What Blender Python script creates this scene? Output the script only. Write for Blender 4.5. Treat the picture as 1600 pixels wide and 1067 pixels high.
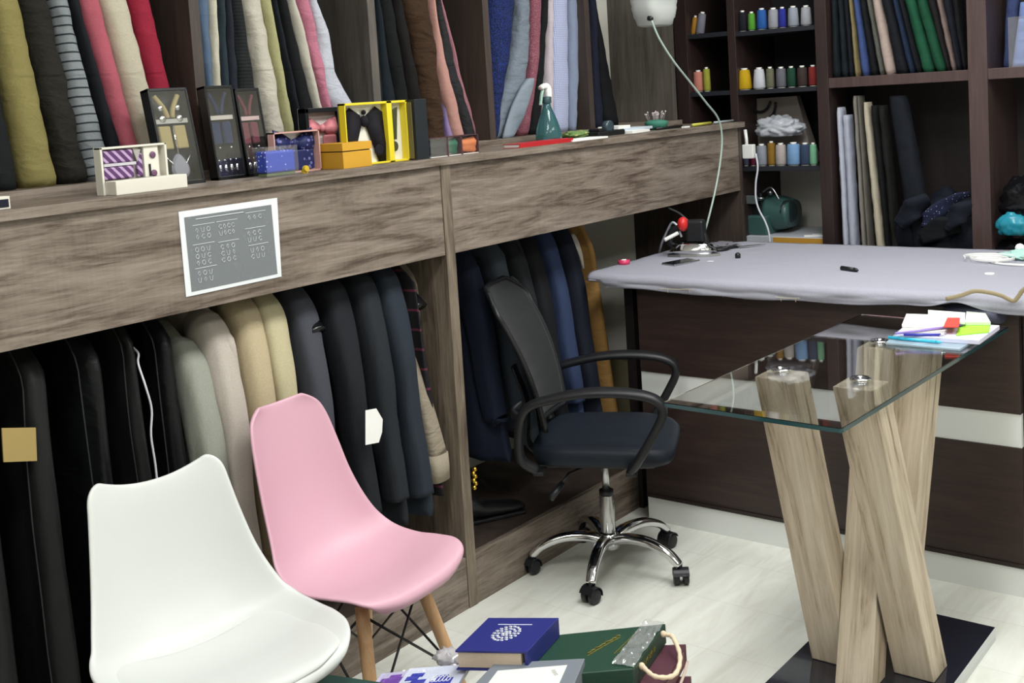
import bpy, math, random
import numpy as np
from mathutils import Vector, Matrix, Euler, noise
random.seed(7)
for o in list(bpy.data.objects): bpy.data.objects.remove(o)
S = bpy.context.scene
COL = S.collection
PI = math.pi

# ---------------------------------------------------------------- camera
FPX, CYP, CAMH = 1806.81, 308.66, 1.65
RW = np.array([[0.78398076, 0.61773597, -0.06145279],
               [0.00594729, -0.10646136, -0.99429905],
               [-0.62075664, 0.77914585, -0.08713751]])
CAM = np.array([1.47843 * CAMH, 0.0, CAMH])
cd = bpy.data.cameras.new('camera'); cam = bpy.data.objects.new('camera', cd); COL.objects.link(cam)
cd.sensor_width = 36.0; cd.lens = FPX * 36.0 / 1600.0
cd.shift_x = 0.0; cd.shift_y = (CYP - 533.5) / 1600.0
cd.clip_start = 0.05; cd.clip_end = 60
mw = Matrix.Identity(4)
for i in range(3):
    mw[i][0] = RW[0][i]; mw[i][1] = -RW[1][i]; mw[i][2] = -RW[2][i]; mw[i][3] = CAM[i]
cam.matrix_world = mw
S.camera = cam

def ray(x, y): return RW.T @ np.array([(x - 800) / FPX, (y - CYP) / FPX, 1.0])
def _pl(x, y, i, v):
    r = ray(x, y); return CAM + r * ((v - CAM[i]) / r[i])
def PX(x, y, v=0.0): return _pl(x, y, 0, v)
def PY(x, y, v): return _pl(x, y, 1, v)
def PZ(x, y, v=0.0): return _pl(x, y, 2, v)
def pj(w):
    c = RW @ (np.array(w, float) - CAM); return 800 + FPX * c[0] / c[2], CYP + FPX * c[1] / c[2]
def ysol(px, x, z):
    a, b = 0.6, 6.0
    for _ in range(40):
        m = (a + b) / 2
        if pj((x, m, z))[0] < px: a = m
        else: b = m
    return a

# ---------------------------------------------------------------- view + light
S.view_settings.view_transform = 'Standard'; S.view_settings.look = 'None'
S.view_settings.gamma = 1.0; S.view_settings.use_curve_mapping = False
S.view_settings.exposure = -0.30
W = bpy.data.worlds.new('world'); S.world = W; W.use_nodes = True
W.node_tree.nodes['Background'].inputs[0].default_value = (0.9, 0.95, 1.0, 1)
W.node_tree.nodes['Background'].inputs[1].default_value = 0.35
LAMPS = [(1.35, 1.1), (1.35, 3.0), (3.3, 1.1), (3.3, 3.1), (1.6, -0.9), (0.75, 4.35)]
LP = [66, 104, 56, 62, 46, 28]
for (lx_, ly_), lp in zip(LAMPS, LP):
    ld = bpy.data.lights.new('ceiling_lamp_light', 'AREA'); ld.shape = 'RECTANGLE'
    ld.size = 0.62; ld.size_y = 1.25; ld.energy = lp * 0.55; ld.color = (0.98, 1.0, 0.985)
    lo = bpy.data.objects.new('ceiling_lamp_light', ld); COL.objects.link(lo)
    lo.location = (lx_, ly_, 2.93)

# ---------------------------------------------------------------- materials
def lin(h):
    if isinstance(h, str):
        h = h.lstrip('#'); c = [int(h[i:i + 2], 16) / 255 for i in (0, 2, 4)]
    else: c = list(h)
    return tuple((v / 12.92 if v <= 0.04045 else ((v + 0.055) / 1.055) ** 2.4) for v in c) + (1,)
_mc = {}
def newmat(key):
    m = bpy.data.materials.new(key); m.use_nodes = True
    return m, m.node_tree, m.node_tree.nodes['Principled BSDF']
def N(nt, t, **k):
    n = nt.nodes.new(t)
    for a, b in k.items(): setattr(n, a, b)
    return n
def coords(nt, scale=(1, 1, 1), rot=(0, 0, 0), loc=(0, 0, 0)):
    tc = N(nt, 'ShaderNodeTexCoord'); mp = N(nt, 'ShaderNodeMapping')
    mp.inputs['Scale'].default_value = scale; mp.inputs['Rotation'].default_value = rot; mp.inputs['Location'].default_value = loc
    nt.links.new(tc.outputs['Object'], mp.inputs['Vector']); return mp.outputs['Vector']
def plain(key, col, rough=0.5, metal=0.0, spec=0.5, coat=0.0, trans=0.0, ior=1.45, emit=0, sss=0):
    k = (key, str(col), rough, metal, coat, trans, emit)
    if k in _mc: return _mc[k]
    m, nt, b = newmat(key)
    b.inputs['Base Color'].default_value = lin(col); b.inputs['Roughness'].default_value = rough
    b.inputs['Metallic'].default_value = metal; b.inputs['Specular IOR Level'].default_value = spec
    b.inputs['Coat Weight'].default_value = coat; b.inputs['Transmission Weight'].default_value = trans; b.inputs['IOR'].default_value = ior
    n = N(nt, 'ShaderNodeTexNoise'); n.inputs['Scale'].default_value = 14; n.inputs['Detail'].default_value = 4
    nt.links.new(coords(nt), n.inputs['Vector'])
    r = N(nt, 'ShaderNodeMapRange'); r.inputs[3].default_value = max(0.0, rough - 0.05); r.inputs[4].default_value = min(1, rough + 0.07)
    nt.links.new(n.outputs[0], r.inputs[0]); nt.links.new(r.outputs[0], b.inputs['Roughness'])
    if emit:
        b.inputs['Emission Color'].default_value = lin(col); b.inputs['Emission Strength'].default_value = emit
    _mc[k] = m; return m
def ramp(nt, fac, stops):
    r = N(nt, 'ShaderNodeValToRGB'); e = r.color_ramp.elements
    e[0].position = stops[0][0]; e[0].color = lin(stops[0][1]); e[1].position = stops[-1][0]; e[1].color = lin(stops[-1][1])
    for p, c in stops[1:-1]:
        q = e.new(p); q.color = lin(c)
    nt.links.new(fac, r.inputs[0]); return r.outputs[0]
def wood(key, stops, axis='y', scale=1.0, rough=0.55, bump=0.15, cross=False, rot=(0, 0, 0)):
    if key in _mc: return _mc[key]
    m, nt, b = newmat(key)
    st = {'x': (1.5, 14, 14), 'y': (14, 1.7, 14), 'z': (14, 14, 1.4)}[axis]
    v = coords(nt, tuple(s * scale for s in st), rot)
    n1 = N(nt, 'ShaderNodeTexNoise'); n1.inputs['Scale'].default_value = 1.6; n1.inputs['Detail'].default_value = 9; n1.inputs['Roughness'].default_value = 0.66; n1.inputs['Distortion'].default_value = 0.9
    nt.links.new(v, n1.inputs['Vector'])
    v2 = coords(nt, tuple((s * 4.5 if s > 2 else s * 2.2) * scale for s in st), rot)
    n2 = N(nt, 'ShaderNodeTexNoise'); n2.inputs['Scale'].default_value = 2.2; n2.inputs['Detail'].default_value = 8; n2.inputs['Roughness'].default_value = 0.7
    nt.links.new(v2, n2.inputs['Vector'])
    mx = N(nt, 'ShaderNodeMix'); mx.inputs[0].default_value = 0.38
    nt.links.new(n1.outputs[0], mx.inputs[2]); nt.links.new(n2.outputs[0], mx.inputs[3])
    fac = mx.outputs[0]
    if cross:
        vc = coords(nt, (60, 60, 3) if axis == 'y' else (60, 60, 60)); wv = N(nt, 'ShaderNodeTexNoise'); wv.inputs['Scale'].default_value = 2.0; wv.inputs['Detail'].default_value = 3
        nt.links.new(vc, wv.inputs['Vector'])
        m2 = N(nt, 'ShaderNodeMix'); m2.inputs[0].default_value = 0.05
        nt.links.new(fac, m2.inputs[2]); nt.links.new(wv.outputs[0], m2.inputs[3]); fac = m2.outputs[0]
    c = ramp(nt, fac, stops); nt.links.new(c, b.inputs['Base Color'])
    b.inputs['Roughness'].default_value = rough
    bp = N(nt, 'ShaderNodeBump'); bp.inputs['Strength'].default_value = bump; bp.inputs['Distance'].default_value = 0.004
    nt.links.new(fac, bp.inputs['Height']); nt.links.new(bp.outputs[0], b.inputs['Normal'])
    _mc[key] = m; return m
def cloth(key, col, rough=0.85, style='plain', col2=None, sc=1.0, bump=0.35, sheen=0.12, fold=1.0, vs=(1, 1, 2.2), ns=9):
    k = (key, str(col), style, str(col2), sc)
    if k in _mc: return _mc[k]
    m, nt, b = newmat(key)
    b.inputs['Roughness'].default_value = rough; b.inputs['Sheen Weight'].default_value = sheen * .3; b.inputs['Specular IOR Level'].default_value = 0.25
    b.inputs['Sheen Tint'].default_value = lin(col)
    n = N(nt, 'ShaderNodeTexNoise'); n.inputs['Scale'].default_value = 260; n.inputs['Detail'].default_value = 2
    nt.links.new(coords(nt), n.inputs['Vector'])
    hs = N(nt, 'ShaderNodeHueSaturation'); hs.inputs['Color'].default_value = lin(col)
    r = N(nt, 'ShaderNodeMapRange'); r.inputs[3].default_value = 0.82; r.inputs[4].default_value = 1.16
    nt.links.new(n.outputs[0], r.inputs[0]); nt.links.new(r.outputs[0], hs.inputs['Value'])
    out = hs.outputs[0]
    if style != 'plain':
        mx = N(nt, 'ShaderNodeMix'); mx.data_type = 'RGBA'
        nt.links.new(out, mx.inputs[6]); mx.inputs[7].default_value = lin(col2 or '#222222')
        if style in ('hstripe', 'rib', 'diag'):
            rot = {'hstripe': (0.0, 0.10, 0), 'rib': (0, 0, 0), 'diag': (0.8, 0.0, 0)}[style]
            w = N(nt, 'ShaderNodeTexWave'); w.bands_direction = 'Z'; w.inputs['Scale'].default_value = 12 * sc; w.inputs['Distortion'].default_value = 0.6
            w.inputs['Detail'].default_value = 1
            nt.links.new(coords(nt, (1, 1, 1), rot), w.inputs['Vector'])
            st = N(nt, 'ShaderNodeMapRange'); st.inputs[1].default_value = 0.86 if style == 'hstripe' else 0.55; st.inputs[2].default_value = 0.95 if style == 'hstripe' else 0.75
            nt.links.new(w.outputs[1], st.inputs[0]); nt.links.new(st.outputs[0], mx.inputs[0])
        elif style == 'check':
            fs = []
            for d in ('Y', 'Z'):
                w = N(nt, 'ShaderNodeTexWave'); w.bands_direction = d; w.inputs['Scale'].default_value = 34 * sc
                nt.links.new(coords(nt), w.inputs['Vector']); fs.append(w.outputs[1])
            mm = N(nt, 'ShaderNodeMath', operation='MULTIPLY'); nt.links.new(fs[0], mm.inputs[0]); nt.links.new(fs[1], mm.inputs[1])
            nt.links.new(mm.outputs[0], mx.inputs[0])
        elif style == 'grid':
            fs = []
            for d in ('Y', 'Z'):
                w = N(nt, 'ShaderNodeTexWave'); w.bands_direction = d; w.inputs['Scale'].default_value = 5 * sc
                nt.links.new(coords(nt), w.inputs['Vector']); q = N(nt, 'ShaderNodeMath', operation='GREATER_THAN'); q.inputs[1].default_value = 0.965
                nt.links.new(w.outputs[1], q.inputs[0]); fs.append(q.outputs[0])
            mm = N(nt, 'ShaderNodeMath', operation='MAXIMUM'); nt.links.new(fs[0], mm.inputs[0]); nt.links.new(fs[1], mm.inputs[1])
            nt.links.new(mm.outputs[0], mx.inputs[0])
        elif style == 'speck':
            v = N(nt, 'ShaderNodeTexVoronoi'); v.inputs['Scale'].default_value = 150 * sc
            nt.links.new(coords(nt), v.inputs['Vector']); q = N(nt, 'ShaderNodeMath', operation='LESS_THAN'); q.inputs[1].default_value = 0.34
            nt.links.new(v.outputs[0], q.inputs[0]); nt.links.new(q.outputs[0], mx.inputs[0])
        elif style == 'dots':
            v = N(nt, 'ShaderNodeTexVoronoi'); v.inputs['Scale'].default_value = 60 * sc; v.inputs['Randomness'].default_value = 0.45
            nt.links.new(coords(nt), v.inputs['Vector']); q = N(nt, 'ShaderNodeMath', operation='LESS_THAN'); q.inputs[1].default_value = 0.17
            nt.links.new(v.outputs[0], q.inputs[0]); nt.links.new(q.outputs[0], mx.inputs[0])
        out = mx.outputs[2]
    nt.links.new(out, b.inputs['Base Color'])
    n2 = N(nt, 'ShaderNodeTexNoise'); n2.inputs['Scale'].default_value = ns; n2.inputs['Detail'].default_value = 5; n2.inputs['Distortion'].default_value = 0.5
    nt.links.new(coords(nt, vs), n2.inputs['Vector'])
    bp = N(nt, 'ShaderNodeBump'); bp.inputs['Strength'].default_value = bump; bp.inputs['Distance'].default_value = 0.02 * fold
    nt.links.new(n2.outputs[0], bp.inputs['Height']); nt.links.new(bp.outputs[0], b.inputs['Normal'])
    _mc[k] = m; return m
def glassmat(key, col=(1, 1, 1), rough=0.0, ior=1.5, rgb=None):
    if key in _mc: return _mc[key]
    m, nt, b = newmat(key)
    b.inputs['Base Color'].default_value = rgb if rgb else (*col, 1); b.inputs['Roughness'].default_value = rough
    b.inputs['Transmission Weight'].default_value = 1; b.inputs['IOR'].default_value = ior
    _mc[key] = m; return m
def filmmat(key, col=(1, 1, 1, 1), alpha=0.15, rough=0.08):
    # thin clear film: see-through with a glossy sheen
    if key in _mc: return _mc[key]
    m, nt, b = newmat(key); out = nt.nodes['Material Output']
    t = N(nt, 'ShaderNodeBsdfTransparent'); g = N(nt, 'ShaderNodeBsdfGlossy'); g.inputs['Color'].default_value = col; g.inputs['Roughness'].default_value = rough
    d = N(nt, 'ShaderNodeBsdfDiffuse'); d.inputs['Color'].default_value = col
    m1 = N(nt, 'ShaderNodeMixShader'); m1.inputs[0].default_value = 0.5 if alpha > .2 else 0.05
    nt.links.new(g.outputs[0], m1.inputs[1]); nt.links.new(d.outputs[0], m1.inputs[2])
    m2 = N(nt, 'ShaderNodeMixShader'); m2.inputs[0].default_value = alpha
    nt.links.new(t.outputs[0], m2.inputs[1]); nt.links.new(m1.outputs[0], m2.inputs[2]); nt.links.new(m2.outputs[0], out.inputs['Surface'])
    nt.nodes.remove(b)
    _mc[key] = m; return m

WG = wood('grey_oak_laminate', [(0.32, '#2c231d'), (0.41, '#53463c'), (0.50, '#75695e'), (0.60, '#8b7f74'), (0.74, '#a79c92')], 'y', 1.0, 0.5, cross=True)
WGV = wood('grey_oak_laminate_upright', [(0.30, '#342b23'), (0.42, '#574c41'), (0.52, '#75695b'), (0.64, '#8d8170'), (0.8, '#a39881')], 'z', 1.0, 0.5, cross=False)
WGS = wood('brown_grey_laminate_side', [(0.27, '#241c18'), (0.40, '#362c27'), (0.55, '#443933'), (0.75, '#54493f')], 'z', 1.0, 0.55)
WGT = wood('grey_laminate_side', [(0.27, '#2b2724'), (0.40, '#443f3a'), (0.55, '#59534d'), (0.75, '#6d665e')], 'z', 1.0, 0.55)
WD = wood('wenge_laminate', [(0.3, '#261b18'), (0.5, '#342723'), (0.7, '#443531')], 'x', 1.0, 0.42, 0.08)
WDV = wood('wenge_laminate_upright', [(0.3, '#3a2c2b'), (0.5, '#4a3a38'), (0.7, '#594846')], 'z', 1.0, 0.42, 0.08)
WDB = wood('wenge_carcass_dark', [(0.3, '#1a1413'), (0.5, '#231b1a'), (0.7, '#2d2423')], 'z', 1.0, 0.5, 0.08)
WL = wood('pale_rustic_oak', [(0.35, '#4b3e31'), (0.395, '#8c7c67'), (0.45, '#b2a28c'), (0.55, '#c8baa5'), (0.7, '#d5cab8')], 'z', .75, 0.5, 0.25)
BEECH = wood('beech_leg', [(0.3, '#b78a5e'), (0.5, '#cba176'), (0.7, '#dab88f')], 'z', 1.4, 0.45, 0.05)
CHROME = plain('chrome', '#d8d8da', 0.08, 1.0)
STEEL = plain('brushed_steel', '#b9babc', 0.3, 1.0)
BLK = plain('black_plastic', '#17181b', 0.42)
BLKG = plain('glossy_black_plastic', '#101114', 0.15)
WHT = plain('white_plastic', '#e9e9e6', 0.35)
PAPER = plain('white_paper', '#eeeeea', 0.8)
GOLD = plain('gold_metal', '#c9a545', 0.3, 1.0)

# ---------------------------------------------------------------- mesh builder
class M:
    def __init__(s): s.v = []; s.f = []; s.mi = []; s.cur = 0
    def mat(s, i): s.cur = i; return s
    def add(s, vs, fs):
        o = len(s.v); s.v += [tuple(map(float, p)) for p in vs]; s.f += [tuple(o + i for i in f) for f in fs]; s.mi += [s.cur] * len(fs); return s
    def box(s, lo, hi, rot=None, piv=None):
        x0, y0, z0 = lo; x1, y1, z1 = hi
        vs = [(x0, y0, z0), (x1, y0, z0), (x1, y1, z0), (x0, y1, z0), (x0, y0, z1), (x1, y0, z1), (x1, y1, z1), (x0, y1, z1)]
        if rot is not None:
            pv = Vector(piv if piv is not None else ((x0 + x1) / 2, (y0 + y1) / 2, (z0 + z1) / 2)); R = Euler(rot).to_matrix()
            vs = [tuple(pv + R @ (Vector(p) - pv)) for p in vs]
        return s.add(vs, [(0, 3, 2, 1), (4, 5, 6, 7), (0, 1, 5, 4), (1, 2, 6, 5), (2, 3, 7, 6), (3, 0, 4, 7)])
    def hexa(s, b, t):
        return s.add(list(b) + list(t), [(3, 2, 1, 0), (4, 5, 6, 7), (0, 1, 5, 4), (1, 2, 6, 5), (2, 3, 7, 6), (3, 0, 4, 7)])
    def loft(s, rings, cap=True, closed=True):
        n = len(rings[0]); vs = [p for r in rings for p in r]; fs = []
        for i in range(len(rings) - 1):
            for j in range(n if closed else n - 1):
                k = (j + 1) % n; fs.append((i * n + j, i * n + k, (i + 1) * n + k, (i + 1) * n + j))
        if cap and closed:
            fs.append(tuple(range(n))[::-1]); fs.append(tuple((len(rings) - 1) * n + j for j in range(n)))
        return s.add(vs, fs)
    def tube(s, pts, r, n=10, cap=True):
        pts = [Vector(p) for p in pts]; rs = r if isinstance(r, (list, tuple)) else [r] * len(pts)
        rings = []; up = None
        for i, p in enumerate(pts):
            t = (pts[min(i + 1, len(pts) - 1)] - pts[max(i - 1, 0)]).normalized()
            if up is None: up = Vector((0, 0, 1)) if abs(t.z) < 0.9 else Vector((1, 0, 0))
            a = (up - t * up.dot(t)).normalized(); up = a; b = t.cross(a)
            rings.append([p + (a * math.cos(q) + b * math.sin(q)) * rs[i] for q in [2 * PI * k / n for k in range(n)]])
        return s.loft(rings, cap)
    def ribbon(s, pts, w, h, side, n=12, amp=0, sd=0.0):
        """closed section swept tube, elliptical: w along 'side' vector, h perpendicular"""
        ph = sd
        pts = [Vector(p) for p in pts]; sd = Vector(side).normalized(); rings = []
        ws = w if isinstance(w, (list, tuple)) else [w] * len(pts); hs = h if isinstance(h, (list, tuple)) else [h] * len(pts)
        for i, p in enumerate(pts):
            t = (pts[min(i + 1, len(pts) - 1)] - pts[max(i - 1, 0)]).normalized()
            a = (sd - t * sd.dot(t)).normalized(); b = t.cross(a)
            ring = []
            for q in [2 * PI * k / n for k in range(n)]:
                k_ = 1.0
                if amp: k_ += amp * (noise.noise(Vector((math.cos(q) * 1.3 + ph, math.sin(q) * 1.3, p.z * 3.5))) + .45 * noise.noise(Vector((math.cos(q) * 2.5, ph + math.sin(q) * 2.5, p.z * 9))))
                ring.append(p + a * ws[i] * sgnp(math.cos(q), 0.62) * k_ + b * hs[i] * sgnp(math.sin(q), 0.75) * k_)
            rings.append(ring)
        return s.loft(rings, True)
    def lathe(s, prof, c=(0, 0, 0), n=24, axis=None, cap=True):
        c = Vector(c); R = Matrix.Identity(3)
        if axis is not None: R = Vector((0, 0, 1)).rotation_difference(Vector(axis).normalized()).to_matrix()
        rings = [[c + R @ Vector((r * math.cos(q), r * math.sin(q), z)) for q in [2 * PI * k / n for k in range(n)]] for r, z in prof]
        return s.loft(rings, cap)
    def sphere(s, c, r, n=14, sc=(1, 1, 1)):
        m = n // 2; rings = []
        for i in range(m + 1):
            a = PI * (0.02 + 0.96 * i / m); rings.append([(c[0] + r * sc[0] * math.sin(a) * math.cos(q), c[1] + r * sc[1] * math.sin(a) * math.sin(q), c[2] - r * sc[2] * math.cos(a)) for q in [2 * PI * k / n for k in range(n)]])
        return s.loft(rings, True)
    def quad(s, a, b, c, d): return s.add([a, b, c, d], [(0, 1, 2, 3)])
    def grid(s, P):
        n, m = len(P), len(P[0]); vs = [p for r in P for p in r]
        return s.add(vs, [(i * m + j, (i + 1) * m + j, (i + 1) * m + j + 1, i * m + j + 1) for i in range(n - 1) for j in range(m - 1)])
    def xf(s, fn): s.v = [tuple(fn(Vector(p))) for p in s.v]; return s
    def build(s, name, mats, parent=None, smooth=False, bevel=0, local=False, solid=0, sub=0, off=0.0):
        mats = mats if isinstance(mats, (list, tuple)) else [mats]
        me = bpy.data.meshes.new(name); o = bpy.data.objects.new(name, me); COL.objects.link(o)
        v = s.v; org = Vector((0, 0, 0))
        if parent is not None:
            o.parent = parent
            if not local:
                T = worldm(parent).inverted(); v = [tuple(T @ Vector(p)) for p in v]
        elif not local:
            xs = [p[0] for p in v]; ys = [p[1] for p in v]; zs = [p[2] for p in v]
            org = Vector(((min(xs) + max(xs)) / 2, (min(ys) + max(ys)) / 2, min(zs))); v = [tuple(Vector(p) - org) for p in v]
            o.location = org
        me.from_pydata(v, [], s.f); me.update()
        for m in mats: me.materials.append(m)
        if len(mats) > 1: me.polygons.foreach_set('material_index', s.mi)
        if smooth: me.polygons.foreach_set('use_smooth', [True] * len(me.polygons))
        if solid:
            d = o.modifiers.new('solid', 'SOLIDIFY'); d.thickness = solid; d.offset = off
        if bevel:
            d = o.modifiers.new('bevel', 'BEVEL'); d.width = bevel; d.segments = 2; d.limit_method = 'ANGLE'; d.angle_limit = 0.7
        if sub:
            d = o.modifiers.new('sub', 'SUBSURF'); d.levels = sub; d.render_levels = sub
        return o
def sgnp(v, p): return math.copysign(abs(v) ** p, v)
def worldm(o):
    m = Matrix.LocRotScale(o.location, o.rotation_euler, o.scale)
    return worldm(o.parent) @ m if o.parent else m
def tag(o, label, cat, group=None):
    o['label'] = label; o['category'] = cat
    if group: o['group'] = group
    return o
def thing(name, label, cat, loc=(0, 0, 0), rz=0.0, group=None, rot=None):
    o = bpy.data.objects.new(name, None); COL.objects.link(o); o.empty_display_size = 0.05
    o.location = Vector([float(a) for a in loc]); o.rotation_euler = rot if rot else (0, 0, rz); return tag(o, label, cat, group)
def struct(o): o['kind'] = 'structure'; return o
def cr(pts, n=8):
    """Catmull-Rom through points"""
    P = [Vector([float(a) for a in p]) for p in pts]; P = [2 * P[0] - P[1]] + P + [2 * P[-1] - P[-2]]; out = []
    for i in range(1, len(P) - 2):
        for k in range(n):
            t = k / n; a, b, c, d = P[i - 1:i + 3]
            out.append(0.5 * ((2 * b) + (c - a) * t + (2 * a - 5 * b + 4 * c - d) * t * t + (3 * b - a - 3 * c + d) * t ** 3))
    out.append(P[-2]); return out
def crs(ts, vs, t):
    """smooth scalar interpolation (cubic hermite)"""
    n = len(ts)
    if t <= ts[0]: return vs[0]
    if t >= ts[-1]: return vs[-1]
    i = max(k for k in range(n - 1) if ts[k] <= t)
    def sl(k):
        if k == 0: return (vs[1] - vs[0]) / (ts[1] - ts[0])
        if k == n - 1: return (vs[-1] - vs[-2]) / (ts[-1] - ts[-2])
        return (vs[k + 1] - vs[k - 1]) / (ts[k + 1] - ts[k - 1])
    h = ts[i + 1] - ts[i]; u = (t - ts[i]) / h
    return (2 * u**3 - 3 * u**2 + 1) * vs[i] + (u**3 - 2 * u**2 + u) * h * sl(i) + (-2 * u**3 + 3 * u**2) * vs[i + 1] + (u**3 - u**2) * h * sl(i + 1)

# ================================================================ SETTING
XW, YB, ZC = -0.58, 5.22, 3.0
def floor_mat():
    m, nt, b = newmat('pale_wood_look_tile')
    v = coords(nt, (5, 0.8, 1), (0, 0, 0.6)); n = N(nt, 'ShaderNodeTexNoise'); n.inputs['Scale'].default_value = 3; n.inputs['Detail'].default_value = 10; n.inputs['Roughness'].default_value = 0.62; n.inputs['Distortion'].default_value = 1.2
    nt.links.new(v, n.inputs['Vector'])
    c = ramp(nt, n.outputs[0], [(0.25, '#cfcfc4'), (0.45, '#dfdfd6'), (0.6, '#e6e7df'), (0.8, '#eeefe9')])
    br = N(nt, 'ShaderNodeTexBrick'); br.inputs['Scale'].default_value = 1.0; br.inputs['Mortar Size'].default_value = 0.0016; br.inputs['Brick Width'].default_value = 1.2; br.inputs['Row Height'].default_value = 0.3
    br.inputs['Color1'].default_value = (1, 1, 1, 1); br.inputs['Color2'].default_value = (0.95, 0.95, 0.94, 1); br.inputs['Mortar'].default_value = (0.86, 0.85, 0.83, 1)
    nt.links.new(coords(nt, (1, 1, 1), (0, 0, 0.0)), br.inputs['Vector'])
    mx = N(nt, 'ShaderNodeMix'); mx.data_type = 'RGBA'; mx.blend_type = 'MULTIPLY'; mx.inputs[0].default_value = 1
    nt.links.new(c, mx.inputs[6]); nt.links.new(br.outputs[0], mx.inputs[7]); nt.links.new(mx.outputs[2], b.inputs['Base Color'])
    b.inputs['Roughness'].default_value = 0.33
    bp = N(nt, 'ShaderNodeBump'); bp.inputs['Strength'].default_value = 0.05; nt.links.new(n.outputs[0], bp.inputs['Height']); nt.links.new(bp.outputs[0], b.inputs['Normal'])
    return m
WALLM = plain('painted_wall', '#cfccc2', 0.85); CEIL = plain('ceiling_paint', '#eeeeea', 0.9)
XR, YN = 5.2, -2.6
struct(M().box((XW - .1, YN, -.08), (XR, YB + .1, 0)).build('floor', floor_mat()))
struct(M().box((XW - .1, YN, ZC), (XR, YB + .1, ZC + .08)).build('ceiling', CEIL))
struct(M().box((XW - .1, YN, 0), (XW, YB, ZC)).build('wall_left', WALLM))
struct(M().box((XW - .1, YB, 0), (XR, YB + .1, ZC)).build('wall_back', WALLM))
struct(M().box((XR, YN, 0), (XR + .1, YB + .1, ZC)).build('wall_right', WALLM))
struct(M().box((XW - .1, YN - .1, 0), (XR + .1, YN, ZC)).build('wall_front', WALLM))
PANEL = plain('lamp_diffuser', '#ffffff', 0.5, emit=2.2)
for i, (x, y) in enumerate(LAMPS):
    t = thing('ceiling_light', 'white rectangular ceiling panel light above the shop floor', 'light', (x, y, ZC), 0, 'ceiling panel lights')
    f = M(); f.box((x - .35, y - .67, ZC - .05), (x - .315, y + .67, ZC)).box((x + .315, y - .67, ZC - .05), (x + .35, y + .67, ZC)).box((x - .315, y - .67, ZC - .05), (x + .315, y - .64, ZC)).box((x - .315, y + .64, ZC - .05), (x + .315, y + .67, ZC))
    f.build('frame', WHT, t); M().box((x - .315, y - .64, ZC - .03), (x + .315, y + .64, ZC - .02)).build('diffuser', PANEL, t)

# ================================================================ LEFT CABINETS
LZ = 1.471; PZ_ = 1.4955
t = thing('display_ledge', 'long grey oak ledge running the length of the left wall above the cabinets', 'shelf', (-.25, 2.1, 1.447))
M().box((XW, -.6, 1.447), (.015, 4.765, LZ)).build('ledge_top', WG, t, bevel=.001)
M().box((XW, -.6, LZ), (-.235, 4.64, PZ_)).build('raised_plinth', WG, t, bevel=.001)

def cabinet(name, label, y0, y1, parts):
    t = thing(name, label, 'cabinet', (-.29, (y0 + y1) / 2, 0))
    return t
c1 = cabinet('garment_cabinet', 'open grey oak garment cabinet on the left, holding garment bags and pale jackets', -.6, 2.70, None)
M().box((-.018, -.6, 1.162), (0, 2.706, 1.447)).build('fascia', WG, c1, bevel=.0008)
M().box((-.02, -.6, 0), (0, 2.706, .17)).build('kick_board', WG, c1, bevel=.0008)
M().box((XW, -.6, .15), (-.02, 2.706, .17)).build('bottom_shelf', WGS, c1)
M().box((XW, -.6, 0.17), (XW + .012, 2.706, 1.447)).build('back_panel', plain('dark_back_panel', '#1c1a19', .8), c1)
M().tube([(-.30, -.6, 1.235), (-.30, 2.706, 1.235)], .0125, 12).build('hanging_rail', STEEL, c1, smooth=True)
c2 = cabinet('garment_cabinet', 'open grey oak garment cabinet on the right, behind the black office chair', 2.71, 4.75, None)
M().box((-.57, 2.708, 0), (.003, 2.752, 1.447)).build('side_panel', WGV, c2, bevel=.0015)
M().box((-.018, 2.754, 1.162), (0, 4.47, 1.447)).build('fascia', WG, c2, bevel=.0008)
M().box((-.020, 4.472, 1.162), (-.002, 4.725, 1.447)).build('end_fascia', WG, c2, bevel=.0008)
M().box((XW, 4.727, 0), (0, 4.752, 1.447)).build('end_panel', WGS, c2, bevel=.001)
M().box((-.02, 2.754, 0), (0, 4.725, .17)).build('kick_board', WG, c2, bevel=.0008)
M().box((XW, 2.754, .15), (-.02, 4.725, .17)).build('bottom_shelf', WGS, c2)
M().tube([(-.30, 2.754, 1.235), (-.30, 4.725, 1.235)], .0125, 12).build('hanging_rail', STEEL, c2, smooth=True)

u = thing('wall_shelving', 'tall grey oak wall shelving with upright dividers standing on the ledge', 'shelving', (-.42, 3.3, PZ_))
for i, (ye) in enumerate([0.62, 2.03, 2.722, 3.306, 3.955, 4.623]):
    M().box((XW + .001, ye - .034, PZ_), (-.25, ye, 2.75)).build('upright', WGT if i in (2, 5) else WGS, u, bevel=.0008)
M().box((XW + .001, .62, PZ_), (XW + .012, 3.955, 2.75)).build('back_panel', plain('dark_back_panel', '#1c1a19', .8), u)
M().box((XW + .001, .62, 2.75), (-.25, 4.623, 2.78)).build('top_board', WGS, u)

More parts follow.
